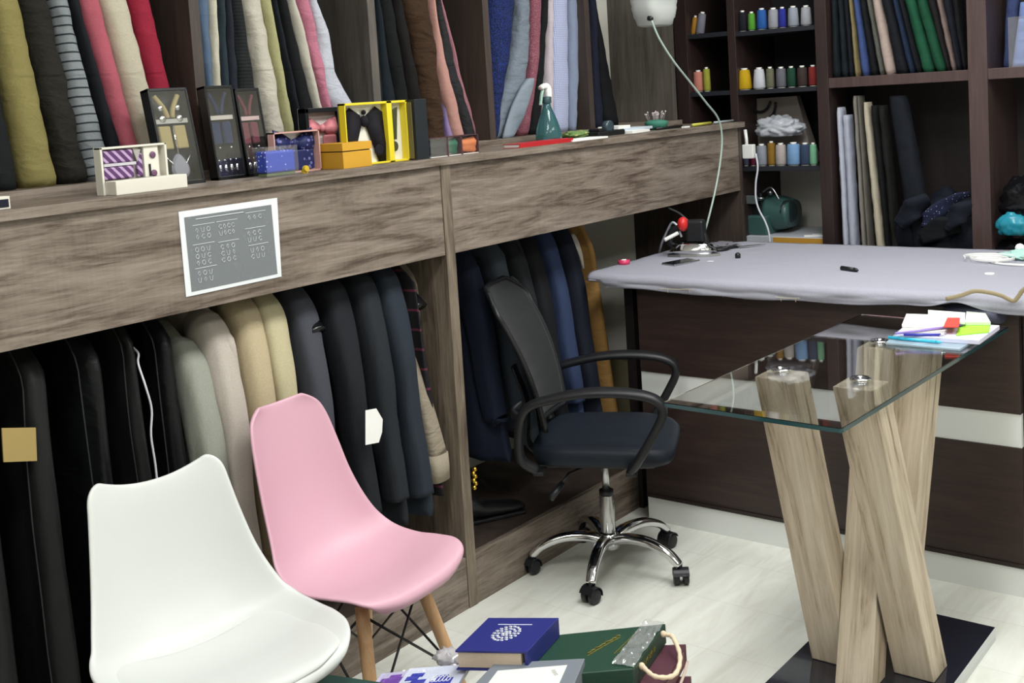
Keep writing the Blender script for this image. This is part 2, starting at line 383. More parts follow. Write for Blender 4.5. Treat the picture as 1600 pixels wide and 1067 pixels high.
# ---------------------------------------------------------------- fabric rolls
def roll(label, rows, mt, X0=None, Y0=None, depth=.10, zb=PZ_, zt=2.62, name='fabric_roll', cat='fabric roll', group=None, amp=.004, flat=.8, top_open=True, end=True, seed=None, ztop=None):
    """rows: (pxL, pxR, py) low to high on the front plane of the shelf; the roll runs on past them"""
    cs = []
    for (l, r, y) in rows:
        a = PX(l, y, X0) if X0 is not None else PY(l, y, Y0); b = PX(r, y, X0) if X0 is not None else PY(r, y, Y0)
        k = 1 if X0 is not None else 0
        cs.append([(a[k] + b[k]) / 2, (a[2] + b[2]) / 2, abs(b[k] - a[k]) / 2])
    # extend
    a, b = cs[0], cs[1]; sl = (a[0] - b[0]) / (a[1] - b[1]); cs.insert(0, [a[0] + sl * (zb - a[1]), zb, a[2]])
    if cs[1][1] - zb < .004: cs.pop(1)
    if ztop is None:
        a, b = cs[-1], cs[-2]; sl = (a[0] - b[0]) / (a[1] - b[1]); sl = max(-.45, min(.45, sl))
        if zt > a[1] + .02: cs.append([a[0] + sl * (zt - a[1]), zt, a[2]])
    T = [0]
    for i in range(1, len(cs)): T.append(T[-1] + max(1e-4, math.hypot(cs[i][0] - cs[i - 1][0], cs[i][1] - cs[i - 1][1])))
    n = max(14, int(T[-1] / .022)); sd = random.random() * 100 if seed is None else seed; rings = []
    for i in range(n + 1):
        s = T[-1] * i / n; c = crs(T, [q[0] for q in cs], s) if len(cs) > 2 else np.interp(s, T, [q[0] for q in cs])
        z = np.interp(s, T, [q[1] for q in cs]); w = max(.004, crs(T, [q[2] for q in cs], s)) if len(cs) > 2 else np.interp(s, T, [q[2] for q in cs])
        e = 0.9 if i in (0, n) else 1.0; ring = []
        for k in range(20):
            q = 2 * PI * k / 20; u_ = sgnp(math.cos(q), flat) * w * e; d_ = sgnp(math.sin(q), flat) * depth / 2 * e
            nz = noise.noise(Vector((math.cos(q) * 1.5 + sd, math.sin(q) * 1.5, z * 22))) * min(amp, w * .35)
            nz2 = noise.noise(Vector((sd, math.cos(q), z * 6))) * min(amp, w * .3)
            u_ += nz * math.cos(q); d_ += (nz + nz2) * math.sin(q)
            ring.append((X0 - depth / 2 + d_, c + u_, z) if X0 is not None else (c + u_, Y0 + depth / 2 - d_, z))
        rings.append(ring)
    if Y0 is not None: rings = [r[::-1] for r in rings]
    o = M().loft(rings).build(name, mt, smooth=True)
    return tag(o, label, cat, group or ('fabric rolls on the left wall shelving' if X0 is not None else 'fabric rolls on the lower back shelf'))
XF = -.285
def dim(c, k=.90, s=.90):
    v = [int(c[i:i + 2], 16) for i in (1, 3, 5)]; g = sum(v) / 3
    if k == .90 and g < 80: k = .62
    return '#%02x%02x%02x' % tuple(int(max(0, min(255, (g + (q - g) * s) * k))) for q in v)
F = lambda k, c, **kw: cloth('fabric_' + k, dim(c), **kw)
roll('charcoal fabric roll at the far left end of the ledge with a blue foot band', [(-14, 37, 288), (-52, 3, 110)], F('charcoal', '#23272a'), XF, amp=.006)
roll('olive yellow fabric roll, leftmost of the light rolls', [(41, 98, 283), (-12, 37, 0)], F('olive', '#958a50', bump=.5), XF, amp=.005)
roll('very dark brown fabric roll between the olive and the grey striped ones', [(99, 146, 280), (38, 82, 0)], F('dark_brown', '#39342c', bump=.9), XF, amp=.009)
roll('light grey fabric roll with thin dark cross stripes', [(134, 173, 236), (83, 112, 0)], F('grey_stripe', '#8f979a', style='hstripe', col2='#2b3036', sc=1.15, bump=.5), XF, amp=.005)
roll('narrow navy black fabric roll beside the rose pink one', [(172, 192, 225), (113, 128, 0)], F('navy_black', '#1c222b'), XF)
roll('rose pink fabric roll behind the purple tie box', [(192, 222, 225), (129, 161, 0)], F('rose', '#c25c6c'), XF, amp=.004)
roll('cream fabric roll between the rose pink and the crimson one', [(217, 256, 200), (163, 206, 0)], F('cream_a', '#cfc6ae'), XF, amp=.004)
roll('crimson red fabric roll leaning beside the brown upright', [(257, 287, 200), (208, 241, 0)], F('crimson', '#a51f3a', bump=.5), XF, amp=.004)
roll('denim blue fabric roll with a white edge beside the brown upright', [(323, 336, 125), (311, 329, 0)], F('denim', '#5c7390'), XF, depth=.07)
roll('thin ivory fabric roll between the denim blue and teal ones', [(337, 349, 125), (329, 342, 0)], F('ivory_a', '#d2cbb6'), XF, depth=.07)
roll('thin dark teal fabric roll behind the black tie boxes', [(350, 361, 125), (343, 355, 0)], F('dark_teal_a', '#3a4f5c'), XF, depth=.07)
roll('slate navy folded fabric roll next to the ribbed black one', [(362, 375, 120), (355, 365, 0)], F('slate_a', '#30394a'), XF, depth=.07)
roll('black ribbed fabric roll with close cross ridges', [(377, 403, 130), (364, 382, 0)], F('black_rib', '#34383b', style='rib', col2='#121416', sc=2.6), XF, depth=.07)
roll('wide off-white fabric roll behind the suspender boxes', [(421, 450, 197), (383, 414, 0)], F('offwhite', '#d0c9b9', bump=.7), XF, amp=.006)
roll('pale yellow green fabric roll against the off-white one', [(450, 463, 195), (414, 427, 0)], F('yellow_green', '#b4b27e'), XF, depth=.08)
roll('thin blue black fabric roll above the black framed bow tie box', [(462, 470, 165), (428, 436, 0)], F('blue_black', '#1d2632'), XF, depth=.08)
roll('black fabric roll between the blue black and narrow ivory ones', [(471, 493, 163), (437, 453, 0)], F('black_a', '#15181c'), XF, depth=.09)
roll('narrow ivory fabric roll beside the pink one', [(494, 507, 163), (454, 467, 0)], F('ivory_b', '#cdc7b8'), XF, depth=.08)
roll('pink fabric roll with creases beside the white one', [(510, 522, 162), (469, 487, 0)], F('pink_a', '#cf7b93', bump=.8), XF, depth=.08, amp=.006)
roll('white crumpled fabric roll bulging out at its foot', [(521, 555, 158), (512, 543, 138), (506, 529, 112), (500, 521, 60), (488, 500, 0)], F('white_a', '#ccd0dc', bump=.7), XF, depth=.08, amp=.006)
roll('dark green fabric roll next to the upright, third bay', [(594, 602, 150), (579, 586, 0)], F('dark_green', '#1b2826'), XF, depth=.07)
roll('dark teal fabric roll with a pale blue selvedge, behind the yellow box', [(603, 622, 152), (587, 597, 0)], F('dark_teal_b', '#182a36'), XF, depth=.09)
roll('black fabric roll behind the yellow bow tie box', [(624, 643, 152), (598, 618, 0)], F('black_b', '#14171b'), XF, depth=.09)
roll('near black brown fabric roll beside the brown corduroy', [(644, 664, 155), (619, 634, 0)], F('black_brown', '#1b1715'), XF, depth=.09)
roll('brown corduroy fabric roll with soft wrinkles', [(672, 699, 200), (664, 693, 130), (653, 686, 60), (635, 675, 0)], F('brown_cord', '#5d3c22', bump=1.0), XF, amp=.008)
roll('thin lilac fabric edge between the brown and peach rolls', [(700, 710, 200), (688, 691, 105)], F('lilac', '#9d86bd'), XF - .02, depth=.04)
roll('peach fabric roll leaning in the third bay', [(711, 727, 200), (686, 699, 90), (676, 683, 0)], F('peach', '#cc958a'), XF, depth=.07)
roll('charcoal patterned fabric roll, rightmost of the third bay', [(728, 744, 200), (697, 716, 100), (684, 691, 0)], F('charcoal_pattern', '#3d3c40', bump=.9), XF, depth=.07, amp=.005)
roll('pink selvedged fabric edge behind the charcoal patterned roll', [(730, 740, 180), (714, 722, 115), (706, 712, 70), (688, 693, 0)], F('pink_b', '#b07580'), XF - .03, depth=.04)
roll('royal blue speckled fabric folded over beside the third upright', [(774, 780, 213), (773, 788, 168), (773, 799, 112), (772, 807, 60), (771, 812, 0)], F('royal_speck', '#1b2c62', style='speck', col2='#2f439c', sc=2.2, bump=.7), XF, depth=.12, amp=.006)
roll('silver grey crumpled fabric roll curving down to the left', [(781, 799, 196), (791, 817, 152), (803, 829, 108), (812, 832, 60), (816, 832, 0)], F('silver', '#7c8794', bump=1.0), XF, depth=.07, amp=.008)
roll('pale grey folded cloth end in front of the silver fabric roll', [(789, 807, 212), (798, 823, 180), (815, 835, 140), (828, 838, 122)], F('pale_grey', '#8e9ba9', bump=.4), -.25, depth=.025, zt=1.0, name='folded_cloth', cat='cloth')
roll('dusky red patterned fabric roll', [(812, 831, 210), (826, 838, 150), (833, 846, 100), (835, 850, 0)], F('red_pattern', '#8a4a5a', style='speck', col2='#a56f7c', sc=1.8, bump=.6), XF - .01, depth=.07)
roll('black fabric roll behind the spray bottle', [(833, 848, 205), (841, 853, 120), (851, 860, 0)], F('black_c', '#12141a'), XF - .01, depth=.07)
roll('thin pale pink shirting roll', [(856, 868, 198), (860, 867, 0)], F('pale_pink', '#c9bcc4'), XF, depth=.06)
roll('blue and white checked shirting roll', [(869, 894, 198), (868, 893, 0)], F('blue_check', '#c3c8de', style='check', col2='#5a6db4', sc=1.3, bump=.2), XF, depth=.08)
roll('plain grey blue shirting roll beside the upright', [(895, 905, 188), (895, 911, 0)], F('grey_blue', '#8793ae', bump=.2), XF, depth=.07)
roll('navy fabric roll with a pale edge in the last bay', [(934, 946, 190), (928, 935, 40)], F('navy_b', '#232a48'), XF, depth=.05)
roll('black fabric roll leaning across the white wall in the last bay', [(950, 971, 190), (939, 951, 90), (928, 933, 0)], F('black_d', '#14161c'), XF, depth=.06)

# ================================================================ BACK SHELVING
YF = 4.80
bs = thing('wall_shelving', 'dark brown wall shelving across the back of the shop', 'shelving', (.7, 5.0, 0))
for (x0, x1) in [(-.348, -.283), (-.077, -.038), (.349, .402), (.99, 1.065), (1.66, 1.73)]:
    M().box((x0, YF if x1 > -.03 or x0 < -.3 else YF + .01, 0), (x1, YB - .002, 2.75)).build('upright', WDV if x0 > .9 else wood('wenge_upright_mid', [(0.3, '#241a19'), (0.5, '#302423'), (0.7, '#3b2d2c')], 'z', 1.0, .42, .08), bs, bevel=.0015)
for (x0, x1) in [(.402, .99), (1.065, 1.66)]:
    M().box((x0, YF + .004, 1.600), (x1, YB - .012, 1.643)).build('shelf_board', WDV, bs, bevel=.0015)
    M().box((x0, YF + .02, .62), (x1, YB - .012, .66)).build('shelf_board', WDB, bs)
    M().box((x0, YF + .004, 2.25), (x1, YB - .012, 2.29)).build('shelf_board', WDV, bs)
SH = plain('dark_shelf_board', '#22242b', .5)
for z in (1.615, 1.885): M().box((-.283, YF + .012, z - .02), (-.077, YB - .012, z)).build('shelf_board', SH, bs)
for z in (1.262, 1.612, 1.878): M().box((-.038, YF + .012, z - .02), (.349, YB - .012, z)).build('shelf_board', SH, bs)
M().box((-.283, YB - .012, 1.3), (-.038, YB - .002, 2.75)).box((-.038, YB - .012, 1.30), (.349, YB - .002, 2.75)).build('back_panel', plain('black_back_panel', '#0e0e10', .7), bs)
M().box((.402, YB - .012, 0), (1.66, YB - .002, 2.75)).build('back_panel', WDB, bs)
M().box((-.348, YF, 2.75), (1.73, YB - .002, 2.79)).build('top_board', WDV, bs)
# fabric on the back shelves
YR = YF + .035
UB = [
 ('teal black', '#14252c', (1298, 1311, 116), (1297, 1306, 0)), ('deep teal', '#152833', (1313, 1324, 116), (1307, 1315, 0)), ('blackish navy', '#151b26', (1325, 1333, 116), (1316, 1324, 0)),
 ('olive gold', '#8a7c52', (1334, 1342, 118), (1325, 1330, 0)), ('cornflower blue', '#3b4e86', (1344, 1357, 116), (1331, 1340, 0)), ('ink black', '#11141c', (1358, 1370, 114), (1341, 1351, 0)),
 ('grey olive', '#5a5b52', (1371, 1379, 106), (1352, 1359, 0)), ('beige', '#b5a096', (1380, 1397, 114), (1360, 1373, 0)), ('wide black navy', '#141a27', (1398, 1417, 112), (1375, 1391, 0)),
 ('navy and blue lined', '#243860', (1418, 1428, 111), (1392, 1401, 0)), ('black blue', '#10141d', (1429, 1438, 110), (1402, 1410, 0)), ('bright green', '#1d7a50', (1439, 1458, 111), (1411, 1428, 0)), ('emerald green', '#197048', (1459, 1477, 109), (1429, 1446, 0)),
 ('black brown', '#241e20', (1478, 1484, 108), (1447, 1460, 0)), ('taupe', '#7c6864', (1485, 1493, 108), (1461, 1470, 0)), ('midnight navy', '#171b2e', (1494, 1502, 107), (1471, 1484, 0)), ('black', '#101115', (1503, 1510, 107), (1485, 1497, 0))]
for i, (nm, c, lo_, hi_) in enumerate(UB):
    roll(f'{nm} roll on the upper back shelf' + (', leftmost' if i == 0 else ', rightmost' if i == len(UB) - 1 else f' beside the {UB[i-1][0]} one'), [lo_, hi_], F('u%d' % i, c), Y0=YR, zb=1.643, zt=2.24, depth=.09, group='suiting rolls on the upper back shelf')
LB = [
 ('white lining fabric roll, left of the pair on the lower back shelf', '#c2c6d6', (1315, 1324, 380), (1305, 1313, 168), 1.545), ('white lining fabric roll, right of the pair on the lower back shelf', '#b4b9cb', (1325, 1336, 380), (1314, 1325, 180), 1.52),
 ('stone grey narrow fabric roll on the lower back shelf', '#8b857c', (1345, 1352, 385), (1331, 1337, 150), 1.58), ('dark stone narrow fabric roll on the lower back shelf', '#6f6a62', (1353, 1359, 385), (1338, 1342, 150), 1.575),
 ('ivory fabric roll with a frayed edge on the lower back shelf', '#c5baa2', (1367, 1379, 385), (1346, 1354, 160), 1.56), ('black fabric roll right of the ivory one on the lower back shelf', '#17181b', (1381, 1390, 385), (1358, 1368, 165), 1.55),
 ('dark olive fabric roll on the lower back shelf', '#23221f', (1391, 1402, 385), (1370, 1380, 165), 1.55), ('wide slate navy fabric roll behind the heap of dark clothes', '#1e2534', (1412, 1446, 330), (1385, 1412, 150), 1.585)]
for i, (lb, c, lo_, hi_, zt_) in enumerate(LB):
    a = PY(hi_[0], hi_[2], YR)
    roll(lb, [lo_, hi_], F('l%d' % i, c, bump=.2), Y0=YR, zb=.66, depth=.08, zt=a[2] + .001, ztop=1)

# ================================================================ GARMENTS
WOOLV = dict(vs=(1, 1, .45), ns=6)
def garment(label, px, zs, zb, th, mt, cat='jacket', name='suit_jacket', xf=-.07, xb=-.50, pxz=.85, sleeve=True, slm=None, slen=.62, group=None, kind='jacket', folds=1.4, zneck=None, rz=0.0, cuff=None, flare=0.02, out=.03):
    yg = ysol(px, xf, pxz) - th
    zn = zneck or zs + .12; xc = (xf + xb) / 2
    t = thing(name, label, cat, (xc, yg, zb), rz, group or ('garment bags hanging in the left cabinet' if kind == 'bag' else 'jackets hanging in the open cabinets'))
    sd = random.random() * 50; rings = []; nz = 34
    for i in range(nz + 1):
        u_ = i / nz; z = zb + (zn - zb) * u_
        if z > zs:
            k = (z - zs) / (zn - zs); half = (xf - xb) / 2 * (1 - (k ** 1.15 if kind != 'bag' else k ** 2) * .74); tt = th * (1 - .35 * k * k)
        else:
            k = (zs - z) / (zs - zb); half = (xf - xb) / 2 + flare * k * (1 if kind != 'bag' else .2); tt = th * (.85 + .25 * k) if kind != 'bag' else th * (.95)
            if kind != 'bag' and i < 1: tt *= .6
        if kind == 'bag' and z > zs: tt = th * (1 - .5 * k ** 3)
        ring = []
        for j in range(40):
            q = 2 * PI * j / 40; c_, s_ = math.cos(q), math.sin(q)
            lo = max(0, 1 - abs(u_ - .45))
            fx = noise.noise(Vector((c_ * 2 + sd, s_ * 2, z * 1.6))) * .012 * folds
            fy = (noise.noise(Vector((c_ * 3.2 + sd, s_ * .8, z * 1.1 + sd))) * .016 + noise.noise(Vector((c_ * 8, sd, z * 4))) * .006) * folds * lo
            if z <= zs: fx += out * (zs - z) / (zs - zb) * (.5 + .5 * c_)
            fl = math.sin(c_ * 9 + sd) * .006 * folds * (1 - u_)
            ring.append((xc + sgnp(c_, .8) * half + fx, yg + sgnp(s_, .7) * tt + fy + fl, z))
        rings.append(ring)
    M().loft(rings).build('body' if kind != 'bag' else 'bag_body', mt, t, smooth=True)
    if kind == 'bag':
        M().tube([Vector(r_[36]) + Vector((.001, -.001, 0)) for r_ in rings[1:]], .0022, 6).build('edge_seam', plain('bag_seam', '#2f2f32', .5), t, smooth=True)
    if sleeve:
        w = random.random() * 9
        top = Vector((xf - .045, yg - th * .35, zs - .015)); pts = [top + Vector((-.11, .012, .075)), top + Vector((-.06, .006, .045)), top + Vector((-.012, 0, .006)), top + Vector((.022, -.012, -.09)), top + Vector((.040, -.016, -.22)), top + Vector((.038, -.016, -.36)), top + Vector((.045, -.014, -.5)), top + Vector((.05, -.012, -slen))]
        pts = [p_ + Vector((out * max(0, zs - p_.z) / (zs - zb), 0, 0)) for p_ in pts]
        c = cr(pts, 9); n = len(c)
        ws = [.058 * (0.55 + .45 * min(1, i / 9)) * (1 - .30 * i / n) * (1 + .05 * noise.noise(Vector((w, i * .13, 0))) * folds) for i in range(n)]
        hs = [.047 * (0.6 + .4 * min(1, i / 9)) * (1 - .28 * i / n) * (1 + .07 * noise.noise(Vector((w, 3, i * .12))) * folds) for i in range(n)]
        M().ribbon(c, ws, hs, (1, 0, 0), 24, amp=.06 * folds, sd=w).build('sleeve', slm or mt, t, smooth=True)
        if cuff:
            e = c[-1]; b_ = M()
            for k in range(4): b_.lathe([(.006, 0), (.006, .003), (.003, .004)], (e.x + .030, e.y - .028 - k * .001, e.z + .02 + k * .017), 10, axis=(.4, -1, 0))
            b_.build('cuff_buttons', cuff, t)
    M().tube(cr([(xc, yg, zn - .02), (xc, yg, zn + .01), (xc + .012, yg, 1.236), (xc, yg, 1.2525), (-.3, yg, 1.2535)], 4), .003, 6).build('hanger_hook', STEEL, t, smooth=True)
    return t, yg
GB = lambda i: plain('garment_bag_%d' % i, ['#1a1a1a', '#171719', '#15161a', '#1d1d1e'][i], .45)
gbm = cloth('garment_bag_black', '#1c1c1d', rough=.45, bump=.35, sheen=0, fold=2.2, vs=(1, 1, 1), ns=4)
gbm2 = cloth('garment_bag_satin', '#131416', rough=.34, bump=.4, sheen=0, fold=2.4, vs=(1, 1, 1.3), ns=5)
garment('black garment bag at the left edge of the cabinet, only its right side in view', 28, 1.04, .10, .042, gbm, 'garment bag', 'garment_bag', sleeve=False, kind='bag', pxz=.5)
t, yb = garment('black garment bag with a gold window patch, hanging in the cabinet', 103, 1.05, .12, .042, gbm, 'garment bag', 'garment_bag', sleeve=False, kind='bag')
# gold patch on its room-facing side
a, b_, c_, d_ = [PX(p[0], p[1], -.0605) for p in [(6, 722), (58, 720), (56, 668), (3, 669)]]
M().hexa([a - [.004, 0, 0], b_ - [.004, 0, 0], b_, a], [d_ - [.004, 0, 0], c_ - [.004, 0, 0], c_, d_]).build('window_patch', plain('gold_satin_patch', '#a08a55', .4), t)
t, yb = garment('black garment bag hanging between the patched one and the white piped one', 187, 1.06, .12, .040, gbm2, 'garment bag', 'garment_bag', sleeve=False, kind='bag')
t, yb = garment('black garment bag with white piping running down its edge', 240, 1.07, .12, .026, gbm, 'garment bag', 'garment_bag', sleeve=False, kind='bag')
pp = [PX(p[0], p[1], -.045 - dx) for p, dx in zip([(190, 515), (203, 538), (216, 552), (216, 568), (228, 605), (237, 640), (236, 680), (243, 728), (250, 800)], [.10, .07, .04, .03, 0, 0, 0, 0, 0])]
M().tube(cr(pp, 5), .0028, 8).build('white_piping', plain('white_piping', '#c9c9cf', .6), t, smooth=True)
t, yb = garment('black satin garment bag next to the grey linen jacket', 297, 1.06, .12, .034, gbm2, 'garment bag', 'garment_bag', sleeve=False, kind='bag')
garment('light grey linen jacket hanging beside the garment bags', 352, .98, .42, .036, cloth('linen_grey', '#8f9186', bump=.7, **WOOLV), slen=.70, pxz=.75, out=.05)
garment('pale pinkish white jacket hanging between the linen and the cream ones', 384, 1.04, .40, .030, cloth('blush_white', '#b3aaa0', bump=.5, **WOOLV), pxz=.8)
garment('cream jacket hanging in front of the yellower cream one', 424, 1.075, .38, .028, cloth('cream_wool', '#b2a385', bump=.5, **WOOLV), pxz=.9)
garment('buttery cream jacket behind the first cream one, next to the grey jacket', 458, 1.075, .38, .026, cloth('butter_wool', '#b5ac8c', bump=.5, **WOOLV), pxz=.9)
garment('dark grey jacket hanging behind the pink chair back', 514, 1.06, .40, .038, cloth('dark_grey_wool', '#41434b', bump=.5, **WOOLV), pxz=.9)
garment('black jacket with folded lapel hanging behind the pink chair', 560, 1.08, .35, .032, cloth('black_wool', '#1b1d22', bump=.6, **WOOLV), pxz=.9, out=.05)
t, yb = garment('black jacket with a white paper tag pinned to its sleeve', 606, 1.085, .36, .032, cloth('black_wool_b', '#22262b', bump=.6, **WOOLV), pxz=.85, out=.05)
q = [PX(p[0], p[1], .045) for p in [(571, 695), (571, 641), (588, 638), (598, 655), (597, 675), (592, 691)]]
M().loft([[v_ for v_ in q], [v_ + np.array([.0012, -.0012, 0]) for v_ in q]]).build('paper_tag', PAPER, t)
garment('dark slate jacket with a long sleeve near the divider', 652, 1.09, .36, .040, cloth('slate_wool', '#262d36', bump=.5, **WOOLV), slen=.64, pxz=.62, out=.06)
garment('black and maroon windowpane checked jacket, mostly hidden by the taupe shirt', 668, 1.08, .40, .012, cloth('check_wool', '#1b191d', style='grid', col2='#5a2a38', bump=.3, **WOOLV), sleeve=False, pxz=.7, xf=-.055)
# taupe shirt sleeve
yt = ysol(694, -.05, .75)
ts = thing('shirt', 'taupe shirt with a buttoned cuff hanging last before the divider', 'shirt', (-.3, yt, .55))
rings = []
for i in range(20):
    u_ = i / 19; z = .62 + .56 * u_; h = .17 * (1 - .75 * max(0, (u_ - .75) / .25) ** 2)
    rings.append([(-.30 + sgnp(math.cos(k * PI / 12), .8) * h, yt - .01 + math.sin(k * PI / 12) * .016 + math.sin(math.cos(k * PI / 12) * 8) * .003, z) for k in range(24)])
taupe = cloth('taupe_shirt', '#8d8373', bump=.8)
M().loft(rings).build('body', taupe, ts, smooth=True)
sp = [PX(p[0], p[1], x) for p, x in [((622, 482), -.16), ((636, 540), -.11), ((652, 600), -.07), ((668, 660), -.045), ((680, 712), -.035)]]
sp = cr(sp, 5)
M().ribbon(sp, [.018 + .020 * i / len(sp) for i in range(len(sp))], [.014 + .020 * i / len(sp) for i in range(len(sp))], (0, 1, 0), 16).build('sleeve', taupe, ts, smooth=True)
cf = [PX(p[0], p[1], x) for p, x in [((680, 708), -.033), ((682, 730), -.032), ((684, 749), -.032)]]
M().ribbon(cf, [.040, .041, .038], [.034, .035, .032], (0, 1, 0), 16).build('cuff', cloth('taupe_cuff', '#978d7c', bump=.3), ts, smooth=True)
M().tube(cr([(-.3, yt, 1.16), (-.29, yt, 1.24), (-.3, yt, 1.2525)], 4), .003, 6).build('hanger_hook', STEEL, ts)
# glossy black hanger ends
for i, ((px, py), x) in enumerate([((490, 507), -.075), ((650, 470), -.09)]):
    p = PX(px, py, x)
    h = thing('coat_hanger', ['wide black plastic hanger with a shiny rounded shoulder beside the dark grey jacket', 'empty wide black plastic hanger shining beside the divider'][i], 'hanger', p)
    M().ribbon(cr([p + np.array([-.30, 0, -.03]), p + np.array([-.15, 0, .06]), p + np.array([-.03, 0, .02]), p + np.array([.02, 0, -.02])], 6), [.014] * 19, [.008 + .018 * k / 18 for k in range(19)], (0, 0, 1), 14).build('shoulder_bar', BLKG, h, smooth=True)
    M().tube(cr([(-.30, p[1], p[2] + .02), (-.29, p[1], 1.24), (-.30, p[1], 1.2525)], 4), .0025, 6).build('hook', STEEL, h)

# right bay
_g = garment
def garment(*a, **k):
    k.setdefault('out', .08); k.setdefault('xf', -.20); k.setdefault('xb', -.54); return _g(*a, **k)
garment('navy jacket hanging first to the right of the divider', 768, 1.05, .36, .045, cloth('navy_wool', '#1f2638', bump=.5, **WOOLV), slen=.50, pxz=.75)
garment('grey jacket with four cuff buttons hanging beside the navy one', 806, 1.07, .42, .030, cloth('mid_grey_wool', '#3f4750', bump=.5, **WOOLV), slen=.66, pxz=.6, cuff=BLK)
garment('charcoal jacket hanging behind the office chair back', 828, 1.08, .36, .026, cloth('charcoal_wool', '#232529', bump=.5, **WOOLV), pxz=.8)
garment('black jacket hanging behind the office chair back, nearer the blue one', 852, 1.07, .32, .030, cloth('jet_wool', '#15161a', bump=.5, **WOOLV), pxz=.85)
garment('blue jacket seen between the office chair back and its armrest', 880, 1.08, .34, .030, cloth('blue_wool', '#2f3b59', bump=.7, **WOOLV), slen=.60, pxz=.8)
garment('deep navy jacket hanging beside the mustard tan garment', 905, 1.09, .34, .034, cloth('deep_navy_wool', '#161a27', bump=.5, **WOOLV), pxz=.85)
yt = ysol(930, -.20, .95) + .01
mg = thing('long_coat', 'mustard tan coat with a white collar, last on the rail beside the counter', 'coat', (-.3, yt, .2))
mus = cloth('mustard_twill', '#a37c47', bump=.6)
rings = []
for i in range(30):
    u_ = i / 29; z = .28 + .90 * u_; h = .15 * (1 - .5 * max(0, (u_ - .8) / .2) ** 1.4); xo = -.38 + .10 * (1 - u_)
    rings.append([(xo + sgnp(math.cos(k * PI / 14), .8) * h, yt + sgnp(math.sin(k * PI / 14), .8) * .040 * (1 - .25 * u_) + noise.noise(Vector((math.cos(k * PI / 14) * 2, 3, z * 3))) * .012, z) for k in range(28)])
M().loft(rings).build('body', mus, mg, smooth=True)
wp = [PX(p[0], p[1], x) for p, x in [((893, 366), -.25), ((900, 380), -.235), ((907, 398), -.22), ((911, 420), -.21)]]
M().ribbon(cr(wp, 4), [.012, .017, .019, .019, .018, .016, .014, .012, .011, .009, .007, .006, .004], .006, (0, 1, 0), 12).build('white_collar', cloth('white_cotton', '#c9c3b8', bump=.4), mg, smooth=True)
M().tube(cr([(-.3, yt, 1.17), (-.29, yt, 1.24), (-.3, yt, 1.2525)], 4), .003, 6).build('hanger_hook', STEEL, mg)
garment = _g
# gold tassel ornament by the divider
p = PX(741, 742, -.02)
o = M()
for k in range(6): o.sphere(p + np.array([0, .004 * (-1) ** k, .018 - k * .012]), .0085, 10)
o.build('gold_brooch', GOLD, None, smooth=True); tag(bpy.data.objects['gold_brooch'], 'small gold beaded ornament on the navy jacket beside the divider', 'brooch')
# things lying on the floor of the right bay
def shoe(label, x, y, z, rz, mt):
    t = thing('shoe', label, 'shoe', (x, y, z), rz)
    rings = []
    for i in range(12):
        u_ = i / 11; xx = -.13 + .26 * u_; w = .032 + .012 * math.sin(u_ * PI) + (.004 if u_ > .6 else 0); h = .075 - .05 * u_ if u_ > .35 else .085
        e = .75 if i in (0, 11) else 1
        rings.append([(xx, w * e * sgnp(math.cos(k * PI / 8), .8), .012 + h / 2 + h / 2 * e * sgnp(math.sin(k * PI / 8), .8)) for k in range(16)])
    M().loft(rings).build('upper', mt, t, smooth=True, local=True)
    M().box((-.132, -.042, 0), (.128, .042, .014)).build('sole', BLK, t, local=True, bevel=.004)
shoe('black leather shoe lying on the cabinet floor by the chair wheel', -.12, 3.9, .171, .5, BLKG)
shoe('dark shoe on the cabinet floor below the grey jacket', -.16, 3.02, .171, 1.1, plain('dark_leather', '#1d1c1f', .35))
# beige carton behind the armrest
bx = thing('carton', 'small beige cardboard carton standing behind the office chair armrest', 'box', (.03, 4.2, 0))
_a, _b = PY(948, 600, 4.1), PY(1004, 600, 4.1); _z = PY(990, 566, 4.1)[2]
M().box((_a[0], 4.1, 0), (_b[0], 4.36, _z)).build('carton_body', plain('beige_card', '#8f8465', .8), bx, bevel=.003)
M().box((_a[0], 4.2, _z), (_b[0], 4.24, _z + .0015)).build('tape_strip', plain('brown_tape', '#7a6c4c', .4), bx)

# measurement sheet on fascia
sg = thing('notice_sheet', 'laminated sheet of symbol charts taped to the grey fascia', 'notice', PX(360, 390, .002))
Q = [PX(p[0], p[1], .0025) for p in [(279, 331), (433, 309), (440, 432), (291, 464)]]
def bil(Q, u_, v_, dx=0): return Q[0] * (1 - u_) * (1 - v_) + Q[1] * u_ * (1 - v_) + Q[2] * u_ * v_ + Q[3] * (1 - u_) * v_ + np.array([dx, 0, 0])
M().hexa([bil(Q, 0, 1, -.0015), bil(Q, 1, 1, -.0015), bil(Q, 1, 1), bil(Q, 0, 1)], [bil(Q, 0, 0, -.0015), bil(Q, 1, 0, -.0015), bil(Q, 1, 0), bil(Q, 0, 0)]).build('laminated_border', plain('laminated_white', '#dfe2e4', .3), sg)
I = [bil(Q, .045, .075, .0006), bil(Q, .93, .075, .0006), bil(Q, .955, .955, .0006), bil(Q, .055, .955, .0006)]
M().quad(I[3], I[2], I[1], I[0]).build('grey_print', plain('grey_chart_print', '#74797c', .25), sg)
mk = M()
def stroke(c, w, n, uv, th=.0011):
    pts = [bil(I, u_, v_, .0008) for u_, v_ in uv]; c.tube(pts, th * .75, 4)
rr = random.Random(3)
